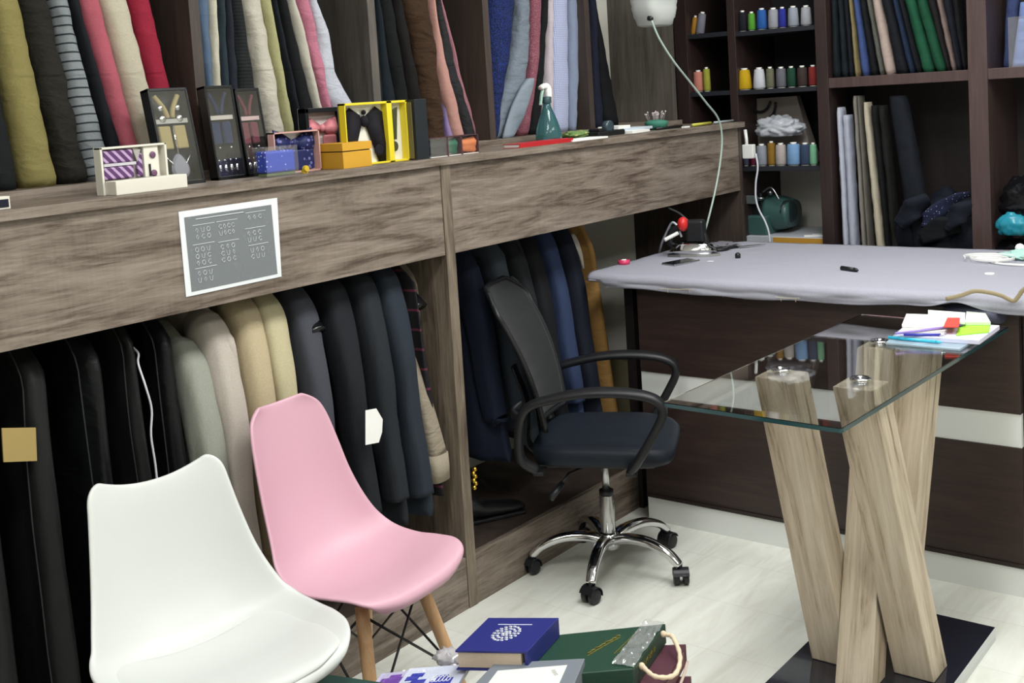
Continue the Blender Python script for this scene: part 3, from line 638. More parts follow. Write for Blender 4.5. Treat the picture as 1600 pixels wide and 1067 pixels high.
for bx_, by_, n, r in [(.10, .14, 3, 2), (.36, .14, 4, 2), (.70, .08, 3, 1), (.08, .40, 3, 3), (.36, .42, 3, 3), (.68, .30, 3, 2), (.70, .54, 3, 2), (.08, .72, 3, 2)]:
    stroke(mk, 0, 0, [(bx_ - .02, by_ - .015), (bx_ + .22, by_ - .015)])
    for i in range(n):
        for j in range(r):
            cx, cy_ = bx_ + .02 + i * .19 / n, by_ + .055 + j * .09; w, h = .018, .030
            k = rr.randint(0, 3)
            if k == 0: uv = [(cx + w * math.cos(a), cy_ + h * math.sin(a)) for a in np.linspace(0, 2 * PI, 9)]
            elif k == 1: uv = [(cx, cy_ - h), (cx + w * .7, cy_), (cx, cy_ + h), (cx - w * .7, cy_), (cx, cy_ - h)]
            elif k == 2: uv = [(cx - w, cy_ - h), (cx - w * .6, cy_ + h), (cx + w * .6, cy_ + h), (cx + w, cy_ - h)]
            else: uv = [(cx + w, cy_ - h * .6), (cx, cy_ - h), (cx - w, cy_), (cx, cy_ + h), (cx + w, cy_ + h * .6)]
            stroke(mk, 0, 0, uv)
stroke(mk, 0, 0, [(.12, .045), (.66, .045)], .0016)
mk.build('chart_lines', plain('chart_line_print', '#ccd0d2', .4), sg)

# ================================================================ COUNTER
YC = 3.658
ct = thing('sales_counter', 'dark brown cutting counter with a white stripe along its front', 'counter', (.78, 4.1, 0))
M().box((.10, YC, .477), (1.466, YC + .02, .582)).build('white_stripe', plain('white_laminate', '#e6e8e5', .3), ct)
M().box((.10, YC - .004, .108), (1.466, YC + .018, .4765)).build('lower_front_panel', WD, ct, bevel=.001)
M().box((.10, YC - .004, .5825), (1.466, YC + .018, .905)).build('upper_front_panel', WD, ct, bevel=.001)
M().box((.10, YC - .008, .094), (1.466, YC + .018, .1075)).build('edge_trim', plain('dark_edge_strip', '#2a201d', .35), ct)
M().box((.102, YC - .002, 0), (1.55, YC + .02, .094)).build('white_toe_board', plain('white_laminate', '#e6e8e5', .3), ct)
M().box((.10, YC + .02, 0), (.12, 4.52, .905)).box((1.446, YC + .02, 0), (1.466, 4.52, .905)).build('side_panel', WDB, ct)
M().box((1.468, YC + .03, 0), (1.62, 4.3, .9)).build('end_recess', WDB, ct)
M().box((-.02, YC + .01, .905), (1.62, 4.54, .935)).build('counter_top', WD, ct, bevel=.002)
M().box((-.02, 3.75, 0), (.02, 3.79, .905)).build('support_post', WDB, ct)
M().box((-.02, 4.44, 0), (.02, 4.48, .905)).build('support_post', WDB, ct)
# cloth over the counter
def cloth_cover():
    nx, prof = 150, []
    P = []
    for i in range(nx + 1):
        x = -.10 + 1.78 * i / nx; row = []
        f = 1.0; yn = 3.612 + .012 * noise.noise(Vector((x * 3, 0, 0)))
        if x < .02: yn += (.02 - x) * .15
        hem = .902 + .012 * noise.noise(Vector((x * 4, 5, 0))) + (0.012 if x < .35 else 0) * 0
        if x < -.02: hem = .925
        far = 4.56 - max(0, (.10 - x)) * 1.0 if x < .10 else 4.56
        ch = max(0, (.03 - x)) ; yn2 = yn
        top = .951
        # lifted fold near the right end
        lf = math.exp(-((x - 1.30) / .07) ** 2) * .022 - math.exp(-((x - 1.52) / .05) ** 2) * .0
        hem2 = hem + lf * 1.4
        for k in range(34):
            u_ = k / 33
            y = far + (yn2 + .03 - far) * u_; z = top + .0025 * noise.noise(Vector((x * 5, y * 3, 1))) + .0015 * noise.noise(Vector((x * 15, y * 22, 4)))
            row.append((x, y, z))
        for k in range(1, 9):
            a = k / 8 * PI / 2; row.append((x, yn2 + .03 - .03 * math.sin(a), top - .022 * (1 - math.cos(a)) + lf * .3))
        for k in range(1, 7):
            z = (top - .022) + (hem2 - top + .022) * k / 6
            row.append((x, yn2 + .004 * math.sin(x * 22 + 1) * k / 6 + .006 * noise.noise(Vector((x * 9, k * .3, 2))) - lf * .4 * k / 6, z))
        P.append(row)
    return M().grid(P)
cc = cloth_cover().build('counter_cloth', cloth('grey_cutting_cloth', '#9b9ba6', bump=.12, sheen=.1), smooth=True, solid=.004, off=-1.0)
tag(cc, 'pale grey cloth stretched over the top of the dark counter', 'cloth')
cw = M()
for (a, b_) in [((1032, 451), (1088, 452)), ((1118, 457), (1175, 463)), ((1212, 464), (1250, 466))]:
    p, q = PY(a[0], a[1], 3.606), PY(b_[0], b_[1], 3.606); cw.tube([p, (p + q) / 2 + np.array([0, 0, -.002]), q], .0011, 5)
    for w in (0.2, .8): r_ = p * (1 - w) + q * w; cw.tube([r_, r_ + np.array([.002, 0, -.014])], .0008, 4)
tag(cw.build('loose_thread', plain('cream_thread', '#c9c0a4', .9)), 'loose cream threads hanging from the hem of the counter cloth', 'thread')
# brown backing paper showing at the right
kp = M(); rows = []
pts = [PY(p[0], p[1], 3.598) for p in [(1478, 467), (1500, 462), (1522, 455), (1545, 457), (1565, 462), (1583, 470), (1592, 462), (1600, 452), (1625, 440)]]
pts = cr(pts, 5)
M().ribbon(pts, .003, .0065, (0, 1, 0), 8).build('paper_backing', plain('kraft_paper', '#93856a', .8), None, smooth=True)
tag(bpy.data.objects['paper_backing'], 'rumpled tan paper backing showing under the cloth at the right of the counter', 'paper')

# ================================================================ GLASS TABLE
gt = thing('glass_table', 'glass topped table on four crossed rustic oak posts', 'table', (1.22, 2.95, 0))
zt = .868
B4 = [(.945, 2.425), (1.418, 2.408), (1.452, 3.60), (.982, 3.63)]
def rrect(c4, r=.012, n=5):
    out = []
    for i in range(4):
        p = Vector(c4[i]); a = (Vector(c4[i - 1]) - p).normalized(); b_ = (Vector(c4[(i + 1) % 4]) - p).normalized()
        for k in range(n + 1):
            u_ = k / n; out.append(p + a * r * (1 - u_) ** 2 + b_ * r * u_ ** 2)
    return out
rc = rrect(B4); rin = rrect([(x + dx, y + dy) for (x, y), (dx, dy) in zip(B4, [(.0015, .0015), (-.0015, .0015), (-.0015, -.0015), (.0015, -.0015)])])
GL = newmat('tinted_table_glass'); m_, nt_, b__ = GL
b__.inputs['Base Color'].default_value = (.965, .99, .985, 1); b__.inputs['Roughness'].default_value = 0.0; b__.inputs['Transmission Weight'].default_value = 1; b__.inputs['IOR'].default_value = 1.5
M().loft([[(p.x, p.y, zt - .012) for p in rin], [(p.x, p.y, zt - .0105) for p in rc], [(p.x, p.y, zt - .0015) for p in rc], [(p.x, p.y, zt) for p in rin]]).build('glass_top', m_, gt)
ro = rrect([(x + dx, y + dy) for (x, y), (dx, dy) in zip(B4, [(-.0006, -.0006), (.0006, -.0006), (.0006, .0006), (-.0006, .0006)])])
M().loft([[(p.x, p.y, zt - .0112) for p in ro], [(p.x, p.y, zt - .0055) for p in ro], [(p.x, p.y, zt - .0012) for p in ro]], cap=False).build('polished_edge', plain('teal_glass_edge', '#123c40', .12, coat=.3), gt, smooth=True)
M().box((1.05, 2.50, 0), (1.468, 3.332, .012)).build('plinth_underlay', plain('white_edge_band', '#cfd2d2', .4), gt)
pb = M(); pb.box((1.05, 2.50, .012), (1.468, 3.332, .040))
pbo = pb.build('plinth', [plain('white_edge_band', '#cfd2d2', .4), plain('gloss_black_slab', '#1d1f2b', .12, coat=.5)], gt, bevel=.001)
for p in pbo.data.polygons: p.material_index = 1 if p.normal.z > .5 else 0
ztl = .846
def post(tc, bc, w=.108, rt=0.0, rb=0.0):
    def sq(c, z, r): return [(c[0] + w / 2 * 1.4142 * math.cos(PI / 4 + r + k * PI / 2), c[1] + w / 2 * 1.4142 * math.sin(PI / 4 + r + k * PI / 2), z) for k in range(4)]
    m = M(); m.loft([sq(bc, .0405, rb)[::1], sq(tc, ztl, rt)[::1]])
    ax = Vector((tc[0] - bc[0], tc[1] - bc[1], ztl - .0405)).normalized(); q_ = Vector((0, 0, 1)).rotation_difference(ax); c0 = Vector((bc[0], bc[1], .0405))
    Ti = (Matrix.Translation(c0 - gt.location) @ q_.to_matrix().to_4x4())
    m.v = [tuple(Ti.inverted() @ (Vector(p) - gt.location)) for p in m.v]
    o = m.build('leg', WL, gt, bevel=.003, local=True); o.location = c0 - gt.location; o.rotation_euler = q_.to_euler()
    d = M(); d.lathe([(.018, ztl), (.018, ztl + .003), (.0105, ztl + .004), (.0105, zt - .0125)], (tc[0], tc[1], 0), 24).lathe([(.027, zt + .0002), (.028, zt + .0015), (.026, zt + .004), (.012, zt + .0045), (.011, zt + .003)], (tc[0], tc[1], 0), 28)
    d.build('glass_fixing', CHROME, o, smooth=True)
post((1.068, 2.845), (1.155, 2.945))
post((1.293, 2.835), (1.372, 2.985))
post((1.180, 3.270), (1.258, 2.845), w=.100)
post((1.284, 3.300), (1.236, 3.14))

# ================================================================ SHELL CHAIRS
PINKD = dict(t=[0, .04, .10, .18, .28, .38, .48, .56, .64, .74, .84, .92, .97, 1.0],
  y=[.218, .222, .205, .155, .08, 0.0, -.09, -.155, -.20, -.235, -.258, -.273, -.28, -.285],
  z=[.412, .430, .446, .449, .437, .425, .430, .462, .52, .60, .69, .765, .805, .828],
  w=[.150, .182, .210, .228, .235, .235, .226, .210, .190, .173, .160, .146, .126, .080],
  c=[.004, .006, .012, .022, .032, .040, .050, .058, .062, .058, .050, .040, .030, .02])
WHITED = dict(t=[0, .04, .10, .18, .28, .38, .48, .56, .64, .74, .84, .92, .97, 1.0],
  y=[.225, .232, .215, .16, .08, 0.0, -.09, -.155, -.20, -.235, -.258, -.273, -.283, -.29],
  z=[.43, .445, .462, .465, .455, .440, .440, .468, .525, .605, .695, .775, .812, .822],
  w=[.150, .196, .238, .266, .280, .282, .272, .256, .238, .216, .198, .184, .172, .140],
  c=[.006, .012, .03, .045, .058, .068, .075, .078, .072, .060, .048, .036, .028, .02])
def shell(D, zs, lift=0, n=64, m=24, inset=1.0, off=0):
    P = []
    for i in range(n + 1):
        t = i / n; g = lambda k, tt=t: crs(D['t'], D[k], tt)
        y, z, w, c = g('y'), g('z'), g('w'), g('c'); e = .01
        ty = crs(D['t'], D['y'], min(1, t + e)) - crs(D['t'], D['y'], max(0, t - e)); tz = crs(D['t'], D['z'], min(1, t + e)) - crs(D['t'], D['z'], max(0, t - e))
        l = math.hypot(ty, tz); ny, nz = tz / l, -ty / l; row = []
        for j in range(m + 1):
            v = 2 * j / m - 1; q = abs(v) ** 2.3
            lf = lift * (abs(v) ** 2 if t > .9 else 0) * ((t - .9) / .1 if t > .9 else 0)
            fy = -.040 * abs(v) ** 3.5 * max(0, 1 - t / .22)
            row.append((v * w * inset, y + fy + ny * c * q + ny * off, (z + nz * c * q + lf + nz * off) * zs))
        P.append(row)
    return M().grid(P)
def rodpair(m, pts, r=.0035): m.tube(pts, r, 8)
def shell_chair(name, label, D, pos, rz, s, zs, mt, cushion=None, lift=0, legtop=.16):
    t = thing(name, label, 'chair', (pos[0], pos[1], 0), rz, 'plastic shell chairs'); 
    A = lambda p: (p[0] * s, p[1] * s, p[2] * zs)
    sc = lambda m: m.xf(lambda p: Vector((p.x * s, p.y * s, p.z)))
    sc(shell(D, zs, lift)).build('seat_shell', mt, t, smooth=True, local=True, solid=.0105, sub=1, off=-1)
    if cushion:
        E = dict(D); P = []
        n, m = 26, 22
        for i in range(n + 1):
            t_ = .070 + .46 * i / n; row = []
            for j in range(m + 1):
                v = 2 * j / m - 1; w = crs(D['t'], D['w'], t_) * .885; ed = min(1, (1 - abs(v)) * 5) * min(1, i / 3) * min(1, (n - i) / 3)
                w *= (1 - .30 * (1 - min(1, i / 5)) ** 2 - .06 * (1 - min(1, (n - i) / 4)) ** 2)
                y = crs(D['t'], D['y'], t_); z = crs(D['t'], D['z'], t_); c = crs(D['t'], D['c'], t_) * abs(v) ** 2.3 * .55
                row.append((v * w, y, (z + c * 1.1 + .002 + .010 * ed ** .5) * zs))
            P.append(row)
        sc(M().grid(P)).build('seat_cushion', cushion, t, smooth=True, local=True, solid=.006, sub=1, off=-1)
    for (sx, sy) in ((1, 1), (-1, 1), (1, -1), (-1, -1)):
        top = A((sx * .115, .095 * sy - .01, .405)); bot = A((sx * .205, sy * .20 - .005, 0.0)); k = [Vector(top) + (Vector(bot) - Vector(top)) * q for q in (0, .1, .5, 1)]
        M().tube(k, [.0165, .0175, .0165, .0115], 16).build('leg', BEECH, t, smooth=True, local=True)
    b = M(); pr = lambda sx, sy, q: Vector(A((sx * .115, .095 * sy - .01, .405))) * (1 - q) + Vector(A((sx * .205, sy * .20 - .005, 0))) * q
    for (a, c) in (((1, 1), (-1, 1)), ((1, -1), (-1, -1)), ((1, 1), (1, -1)), ((-1, 1), (-1, -1))):
        b.tube([pr(*a, .05), pr(*c, .62)], .0035, 8); b.tube([pr(*c, .05), pr(*a, .62)], .0035, 8)
    for (sx, sy) in ((1, 1), (-1, 1), (1, -1), (-1, -1)):
        q = pr(sx, sy, .62); b.lathe([(.006, -.022), (.008, -.02), (.008, .02), (.006, .022)], q, 10, axis=(sx, sy * .3, 0))
    b.tube([Vector(A((-.115, .085, .408))), Vector(A((.115, .085, .408)))], .006, 8).tube([Vector(A((-.115, -.105, .408))), Vector(A((.115, -.105, .408)))], .006, 8)
    b.build('wire_bracing', BLK, t, smooth=True, local=True)
    return t
pinkp = plain('matte_pink_plastic', '#cfa2b1', .42); whitep = plain('satin_white_plastic', '#cfd1ce', .35)
shell_chair('shell_chair', 'pink plastic shell chair on beech legs, in front of the hanging jackets', PINKD, (.309, 1.974), -1.489, .938, 1.064, pinkp)
shell_chair('shell_chair', 'white plastic shell chair with a padded seat, nearest at the lower left', WHITED, (.358, 1.478), -1.748, .934, .982, whitep, plain('off_white_leatherette', '#cccecb', .45), lift=.018)

# ================================================================ OFFICE CHAIR
oc = thing('office_chair', 'black office chair with mesh back, looped armrests and a chrome star base', 'office chair', (.225, 3.20, 0), -1.122)
L = dict(local=True)
NAV = cloth('dark_blue_black_seat_fabric', '#191f28', rough=.5, bump=.12, sheen=.1)
angs = []
for w in [(.052, 3.015), (.325, 2.928), (.518, 3.18), (.30, 3.458), (-.0375, 3.386)]:
    angs.append(math.atan2(w[1] - 3.20, w[0] - .225) + 1.122)
m0 = sorted([(a - 2 * PI * k / 5) % (2 * PI) for k, a in enumerate(sorted([a % (2 * PI) for a in angs]))]); base_a = sum(m0) / 5 if max(m0) - min(m0) < PI else m0[0]
base = M().lathe([(.02, .075), (.036, .078), (.040, .10), (.034, .125), (.028, .135)], n=28).build('star_base', CHROME, oc, smooth=True, **L)
for k in range(5):
    a = base_a + 2 * PI * k / 5; d = Vector((math.cos(a), math.sin(a), 0)); sd = Vector((-d.y, d.x, 0))
    pts = cr([d * .02 + Vector((0, 0, .105)), d * .08 + Vector((0, 0, .122)), d * .16 + Vector((0, 0, .122)), d * .23 + Vector((0, 0, .098)), d * .272 + Vector((0, 0, .062))], 6)
    n = len(pts); M().ribbon(pts, [.025 - .009 * i / n for i in range(n)], [.017 - .004 * i / n for i in range(n)], sd, 16).build('base_arm', CHROME, base, smooth=True)if False else M().ribbon(pts, [.025 - .009 * i / n for i in range(n)], [.017 - .004 * i / n for i in range(n)], sd, 16).build('base_arm', CHROME, oc, smooth=True, **L)
    c = d * .275; ca = a + [0.6, 1.7, .3, 2.4, 1.1][k]; ax = Vector((math.cos(ca), math.sin(ca), 0)); wm = M()
    for s_ in (-1, 1):
        wm.lathe([(.004, -.010), (.022, -.010), (.0255, -.007), (.0255, .007), (.022, .0095), (.004, .010)], c + ax * .0155 * s_ + Vector((0, 0, .026)), 24, axis=ax)
    wh = wm.build('caster', BLK, oc, smooth=True, **L)
    hm = M(); q = Vector((-ax.y, ax.x, 0)); rr_ = []
    for i in range(9):
        th = -.2 + (PI * .95) * i / 8; ctr = c + Vector((0, 0, .027)) + (q * math.cos(th) + Vector((0, 0, 1)) * math.sin(th)) * .029
        rr_.append([ctr + ax * u_ + (q * math.cos(th) + Vector((0, 0, 1)) * math.sin(th)) * v_ for u_, v_ in ((-.026, -.0015), (.026, -.0015), (.026, .0015), (-.026, .0015))])
    hm.loft(rr_).tube([c + Vector((0, 0, .050)), c + Vector((0, 0, .072))], .006, 10)
    hm.build('caster_hood', BLK, oc, smooth=False, **L)
M().lathe([(.0245, .12), (.0255, .125), (.0255, .262), (.024, .266)], n=28).build('outer_column', plain('silver_column', '#c4c4c4', .25, .9), oc, smooth=True, **L)
M().lathe([(.025, .266), (.025, .282), (.016, .284)], n=24).build('column_collar', BLK, oc, smooth=True, **L)
M().lathe([(.0135, .27), (.0135, .415)], n=24).build('gas_piston', plain('silver_column', '#c4c4c4', .25, .9), oc, smooth=True, **L)
M().box((-.09, -.13, .392), (.09, .11, .42)).build('seat_mechanism', BLK, oc, bevel=.006, **L)
M().tube([(.06, -.02, .40), (.14, -.10, .385), (.185, -.125, .355)], .005, 8).tube([(.17, -.118, .362), (.225, -.15, .328)], [.010, .012], 12).build('height_lever', BLK, oc, smooth=True, **L)
# seat cushion
def slab(w0, w1, y0, y1, z0, z1, puff, n=16, m=16, mt=NAV, name='seat'):
    rings = []
    prof = [(0, .90), (.15, .985), (.4, 1.0), (.7, 1.0), (.88, .965), (.97, .90), (1.0, .80)]
    for (u_, k) in prof:
        ring = []
        for j in range(48):
            q = 2 * PI * j / 48; cx, sy = sgnp(math.cos(q), .42), sgnp(math.sin(q), .42); yy = (y0 + y1) / 2 + sy * (y1 - y0) / 2 * k; wl = (w0 + (w1 - w0) * (sy + 1) / 2) * k
            ring.append((cx * wl, yy, z0 + (z1 - z0) * u_ - (.02 * max(0, sy) ** 3 * u_)))
        rings.append(ring)
    rings.append([(p[0] * .6, p[1] * .6 + (y0 + y1) * .2, z1 + puff) for p in rings[-1]])
    rings.append([(p[0] * .1, p[1] * .1 + (y0 + y1) * .2, z1 + puff * 1.2) for p in rings[-2]])
    return M().loft(rings).build(name, mt, oc, smooth=True, **L)
slab(.222, .232, -.225, .255, .425, .500, .008)
M().box((-.19, -.19, .420), (.19, .19, .431)).build('seat_pan', BLK, oc, bevel=.004, **L)
# backrest
def backp(u_, v_, off=0):
    # u across -1..1, v 0..1 up
    z = .545 + .46 * v_; y = -.205 - .165 * v_ - .03 * math.sin(v_ * PI) * -1; 
    w = .185 + .040 * math.sin(min(1, v_ * 1.25) * PI / 2)
    if v_ > .85: w *= 1 - .22 * ((v_ - .85) / .15) ** 2
    y += .045 * abs(u_) ** 2
    return Vector((u_ * w, y + off, z))
G = [[backp(u_, v_) for u_ in np.linspace(-1, 1, 22)] for v_ in np.linspace(0, 1, 40)]
mesh_m, nt, b = newmat('black_back_mesh'); b.inputs['Base Color'].default_value = lin('#0e1214'); b.inputs['Roughness'].default_value = .65; b.inputs['Sheen Weight'].default_value = .1
wv = N(nt, 'ShaderNodeTexWave'); wv.bands_direction = 'Z'; wv.inputs['Scale'].default_value = 5.0; wv.inputs['Distortion'].default_value = 1.0
nt.links.new(coords(nt), wv.inputs['Vector'])
fn = N(nt, 'ShaderNodeTexChecker'); fn.inputs['Scale'].default_value = 700; nt.links.new(coords(nt), fn.inputs['Vector'])
mp = N(nt, 'ShaderNodeMix'); mp.inputs[0].default_value = .25; nt.links.new(wv.outputs[1], mp.inputs[2]); nt.links.new(fn.outputs[1], mp.inputs[3])
bp = N(nt, 'ShaderNodeBump'); bp.inputs['Strength'].default_value = .35; bp.inputs['Distance'].default_value = .01; nt.links.new(mp.outputs[0], bp.inputs['Height']); nt.links.new(bp.outputs[0], b.inputs['Normal'])
M().grid(G).build('back_mesh', mesh_m, oc, smooth=True, solid=.006, off=0, **L)
fr = [backp(1, v_) for v_ in np.linspace(0, .88, 10)] + [backp(u_, 1.0) for u_ in (.80, .4, 0, -.4, -.80)] + [backp(-1, v_) for v_ in np.linspace(.88, 0, 10)] + [backp(u_, -.02) for u_ in (-.7, 0, .7)]
fr = cr(fr + [fr[0]], 4); M().tube(fr, .0085, 10).build('back_frame', BLK, oc, smooth=True, **L)
M().ribbon(cr([(0, -.05, .405), (0, -.19, .405), (0, -.262, .44), (0, -.262, .53), (0, -.262, .60), (0, -.30, .72)], 6), .03, .007, (1, 0, 0), 12).build('back_support', BLK, oc, smooth=True, **L)
for sx in (1, -1):
    x = .262 * sx
    pp = [(x * .86, .12, .425), (x * .98, .15, .47), (x, .205, .56), (x, .235, .625), (x, .215, .668), (x, .13, .69), (x, .0, .692), (x, -.12, .672), (x, -.205, .640), (x * .98, -.235, .56), (x * .96, -.235, .47), (x * .86, -.19, .425)]
    c = cr(pp, 6); n = len(c); ws = [.023 + .010 * math.exp(-((i / n - .5) / .16) ** 2) for i in range(n)]
    M().ribbon(c, ws, .0145, (1, 0, 0), 14).build('armrest', BLK, oc, smooth=True, **L)
    M().ribbon(cr([(x, -.225, .605), (x * .9, -.255, .62), (x * .72, -.232, .64)], 5), .016, .009, (0, 0, 1), 10).build('armrest_link', BLK, oc, smooth=True, **L)
M().box((-.25, -.20, .412), (.25, -.165, .424)).box((-.25, .105, .412), (.25, .14, .424)).build('armrest_bracket', BLK, oc, bevel=.003, **L)

# ================================================================ SPOOLS
def spool(label, c, px, base_y, h_px, w_px, zsh, Y=4.86, taper=.78, group=None, lean=0, core='#e8e6e0', z0=None):
    x = PY(px, base_y, Y)[0]; s = 1 / 350.0
    a = PY(px - w_px / 2, base_y, Y); b_ = PY(px + w_px / 2, base_y, Y); r = abs(b_[0] - a[0]) / 2 * 1.03; h = PY(px, base_y - h_px, Y)[2] - PY(px, base_y, Y)[2]
    c = dim(c, .84, .95)
    t = thing('thread_spool', label, 'spool', (x, Y, zsh), 0, group or 'cones of thread on the spool shelves', rot=(0, lean, 0))
    M().lathe([(r * .92, .004), (r, .009), (r * (taper * .4 + .6), h * .5), (r * taper, h - .012), (r * taper * .85, h - .007)], n=24).build('thread_cone', cloth('thread_%s' % c[1:], c, style='rib', col2=c, bump=.25, sheen=.1), t, smooth=True, local=True)
    M().lathe([(r * .8, 0), (r * .8, .005), (r * .35, .006), (r * .35, h - .008), (r * .5, h), (r * .3, h + .001)], n=16).build('cone_core', plain('spool_core', core, .5), t, smooth=True, local=True)
    return t
top = [('black', '#1b1d26', 1161, 45, 33, 12), ('bright lime green', '#5fae3a', 1175, 45, 30, 11), ('royal blue', '#2a63b4', 1191, 45, 34, 15), ('light grey', '#a9aab4', 1209, 43, 33, 16), ('deep ultramarine blue', '#2c35a0', 1223, 42, 33, 12), ('pale silver grey', '#a3abb8', 1240, 41, 33, 16), ('silver white', '#b4b7bf', 1260, 39, 32, 16)]
for nm, c, px, by, h, w in top: spool(f'{nm} cone of thread on the top spool shelf', c, px, by, h, w, 1.878, taper=.82)
mid = [('cream', '#c8bb98', 1152, 138, 32, 6), ('golden yellow', '#e0b416', 1164, 137, 34, 20), ('bright white', '#dfe2ea', 1187, 135, 34, 18), ('olive grey', '#77775f', 1204, 134, 34, 12), ('grey striped', '#70717a', 1221, 134, 33, 15), ('dark green', '#1d4a38', 1237, 133, 33, 13), ('dark brown', '#453733', 1254, 131, 33, 15), ('brick red', '#8f2c2a', 1271, 130, 33, 14)]
for nm, c, px, by, h, w in mid: spool(f'{nm} cone of thread on the middle spool shelf', c, px, by, h, w, 1.612, taper=.74 if px < 1195 else .9)
low = [('lavender grey', '#6f6e8c', 1166, 262, 30, 10), ('maroon', '#7c2346', 1177, 262, 32, 9), ('pale grey', '#9aa0ac', 1191, 260, 34, 16), ('ochre brown', '#9c7427', 1206.5, 262, 38, 12), ('off-white', '#c2b8b3', 1221, 260, 35, 16), ('sky blue', '#82aede', 1241, 259, 36, 20), ('slate blue', '#3b4a68', 1259, 258, 35, 16), ('mint green', '#86c9a0', 1271.5, 256, 35, 11)]
for nm, c, px, by, h, w in low: spool(f'{nm} cone of thread on the lowest spool shelf', c, px, by, h, w, 1.262, taper=.88)
lf1 = [('red and gold', '#7a3325', 1077, 47, 28, 5, -.05), ('amber', '#c28a2c', 1083, 46, 30, 8, .18), ('silver grey leaning', '#8b8c98', 1093, 47, 35, 12, .2)]
for nm, c, px, by, h, w, ln in lf1: spool(f'{nm} cone of thread in the upper narrow cubby', c, px, by, h, w, 1.885, taper=.85, lean=ln)
lf2 = [('crimson', '#8a2436', 1080, 141, 34, 6), ('salmon', '#e08f7c', 1092, 140, 34, 14), ('lime yellow', '#b4b440', 1105, 140, 38, 10)]
for nm, c, px, by, h, w in lf2: spool(f'{nm} cone of thread in the lower narrow cubby', c, px, by, h, w, 1.615, taper=.9)

# paper bag, plastic bag, adapter, white cord, machine, carton (spool column)
pbag = thing('paper_bag', 'grey paper carrier bag with black rope handles under the spool shelves', 'bag', (.12, 5.02, 1.262))
a = PY(1148, 158, 5.0); b_ = PY(1245, 155, 5.0); c_ = PY(1262, 215, 5.0)
M().hexa([(-.15, 4.99, 1.2625), (c_[0] + .03, 4.99, 1.2625), (c_[0] + .03, 5.08, 1.2625), (-.15, 5.08, 1.2625)], [(-.15, 5.0, a[2] + .005), (b_[0], 5.0, a[2] + .01), (b_[0], 5.04, a[2] + .01), (-.15, 5.04, a[2] + .005)]).build('bag_body', plain('warm_grey_paper', '#8f867f', .8), pbag, bevel=.002)
hd = M(); 
for pts in ([(1171, 158), (1176, 170), (1187, 175), (1198, 170), (1204, 158)], [(1165, 160), (1168, 176), (1176, 187), (1194, 188), (1208, 178), (1212, 160)]):
    hd.tube(cr([PY(p[0], p[1], 4.978) for p in pts], 6), .006, 8)
hd.build('rope_handle', BLK, pbag, smooth=True)
def crumple(name, label, cat, c, r, mt, sc=(1, 1, 1), amp=.3, fr=3.0, seed=0, parent=None, n=40, flat=True):
    m = M(); rings = []
    for i in range(n // 2 + 1):
        a = PI * (.01 + .98 * i / (n // 2)); ring = []
        for j in range(n):
            q = 2 * PI * j / n; d = Vector((math.sin(a) * math.cos(q), math.sin(a) * math.sin(q), -math.cos(a)))
            k = 1 + amp * (abs(noise.noise(d * fr + Vector((seed, 0, 0)))) * 2 - .35) + amp * .4 * noise.noise(d * fr * 3 + Vector((seed, 1, 2)))
            p = Vector((d.x * sc[0], d.y * sc[1], d.z * sc[2])) * r * k
            if flat: p.z = max(p.z, -r * sc[2] * .72)
            ring.append(Vector(c) + p)
        rings.append(ring)
    o = m.loft(rings).build(name, mt, parent, smooth=True)
    if parent is None: tag(o, label, cat)
    return o
clearp = plain('milky_plastic_film', '#c9ccd4', .3, trans=.25)
p = PY(1212, 214, 4.86); zz = 1.262 + .135 + .035
crumple('plastic_bag', 'crumpled white plastic bag lying on top of the thread cones', 'bag', (p[0], 4.90, 1.432), .085, clearp, (1.25, .8, .62), .24, 2.1, 4, n=60)
p = PY(1172, 237, 4.80)
ad = thing('power_adapter', 'white plug adapter at the end of the spool shelf', 'adapter', (p[0], 4.79, p[2] - .03))
M().box((p[0] - .028, 4.775, p[2] - .03), (p[0] + .028, 4.803, p[2] + .034)).build('adapter_body', WHT, ad, bevel=.004)
M().tube([(p[0] - .01, 4.79, p[2] + .03), (p[0] - .012, 4.792, p[2] + .06), (p[0] - .02, 4.80, p[2] + .10)], .008, 8).build('plug_lead', WHT, ad, smooth=True)
cdp = [PY(p[0], p[1], 4.77) for p in [(1181, 240), (1184, 262), (1181, 285), (1181, 310), (1186, 328), (1195, 345), (1201, 362), (1203, 379)]]
tag(M().tube(cr(cdp, 6), .0045, 8).build('white_cable', plain('white_cable', '#cfd2dc', .4), smooth=True), 'white cable dangling from the plug adapter past the green sewing machine', 'cable')
zfl = PY(1255, 371, 4.83)[2]
tag(M().box((-.036, 4.83, zfl - .035), (.347, 5.2, zfl)).build('side_shelf', [plain('white_table_top', '#b9bcc4', .4)], bevel=.002), 'white topped low shelf with a yellow edge below the spools', 'shelf')
M().box((.10, 4.826, zfl - .034), (.346, 4.83, zfl - .003)).build('yellow_edge', plain('yellow_edge_band', '#b98a35', .5), bpy.data.objects['side_shelf'])
mac = thing('sewing_machine', 'dark green sewing machine standing under the spool shelves', 'sewing machine', (.06, 4.95, zfl))
GRN = plain('dark_green_enamel', '#3b5a57', .35)
def PP(x, y, Y=4.9): return PY(x, y, Y)
x0 = PP(1166, 350)[0]; x1 = PP(1228, 350)[0]; zt_ = PP(1170, 322)[2]
M().box((x0, 4.86, zfl), (x0 + (x1 - x0) * .62, 5.1, zfl + .09)).build('machine_bed', GRN, mac, bevel=.008)
M().box((x0, 4.87, zfl + .16), (x0 + (x1 - x0) * .45, 5.06, zt_ + .03)).build('machine_head', GRN, mac, bevel=.014)
M().box((x0 + .005, 4.90, zfl + .088), (x0 + (x1 - x0) * .42, 5.05, zfl + .165)).build('needle_block', BLK, mac, bevel=.004)
rings = []
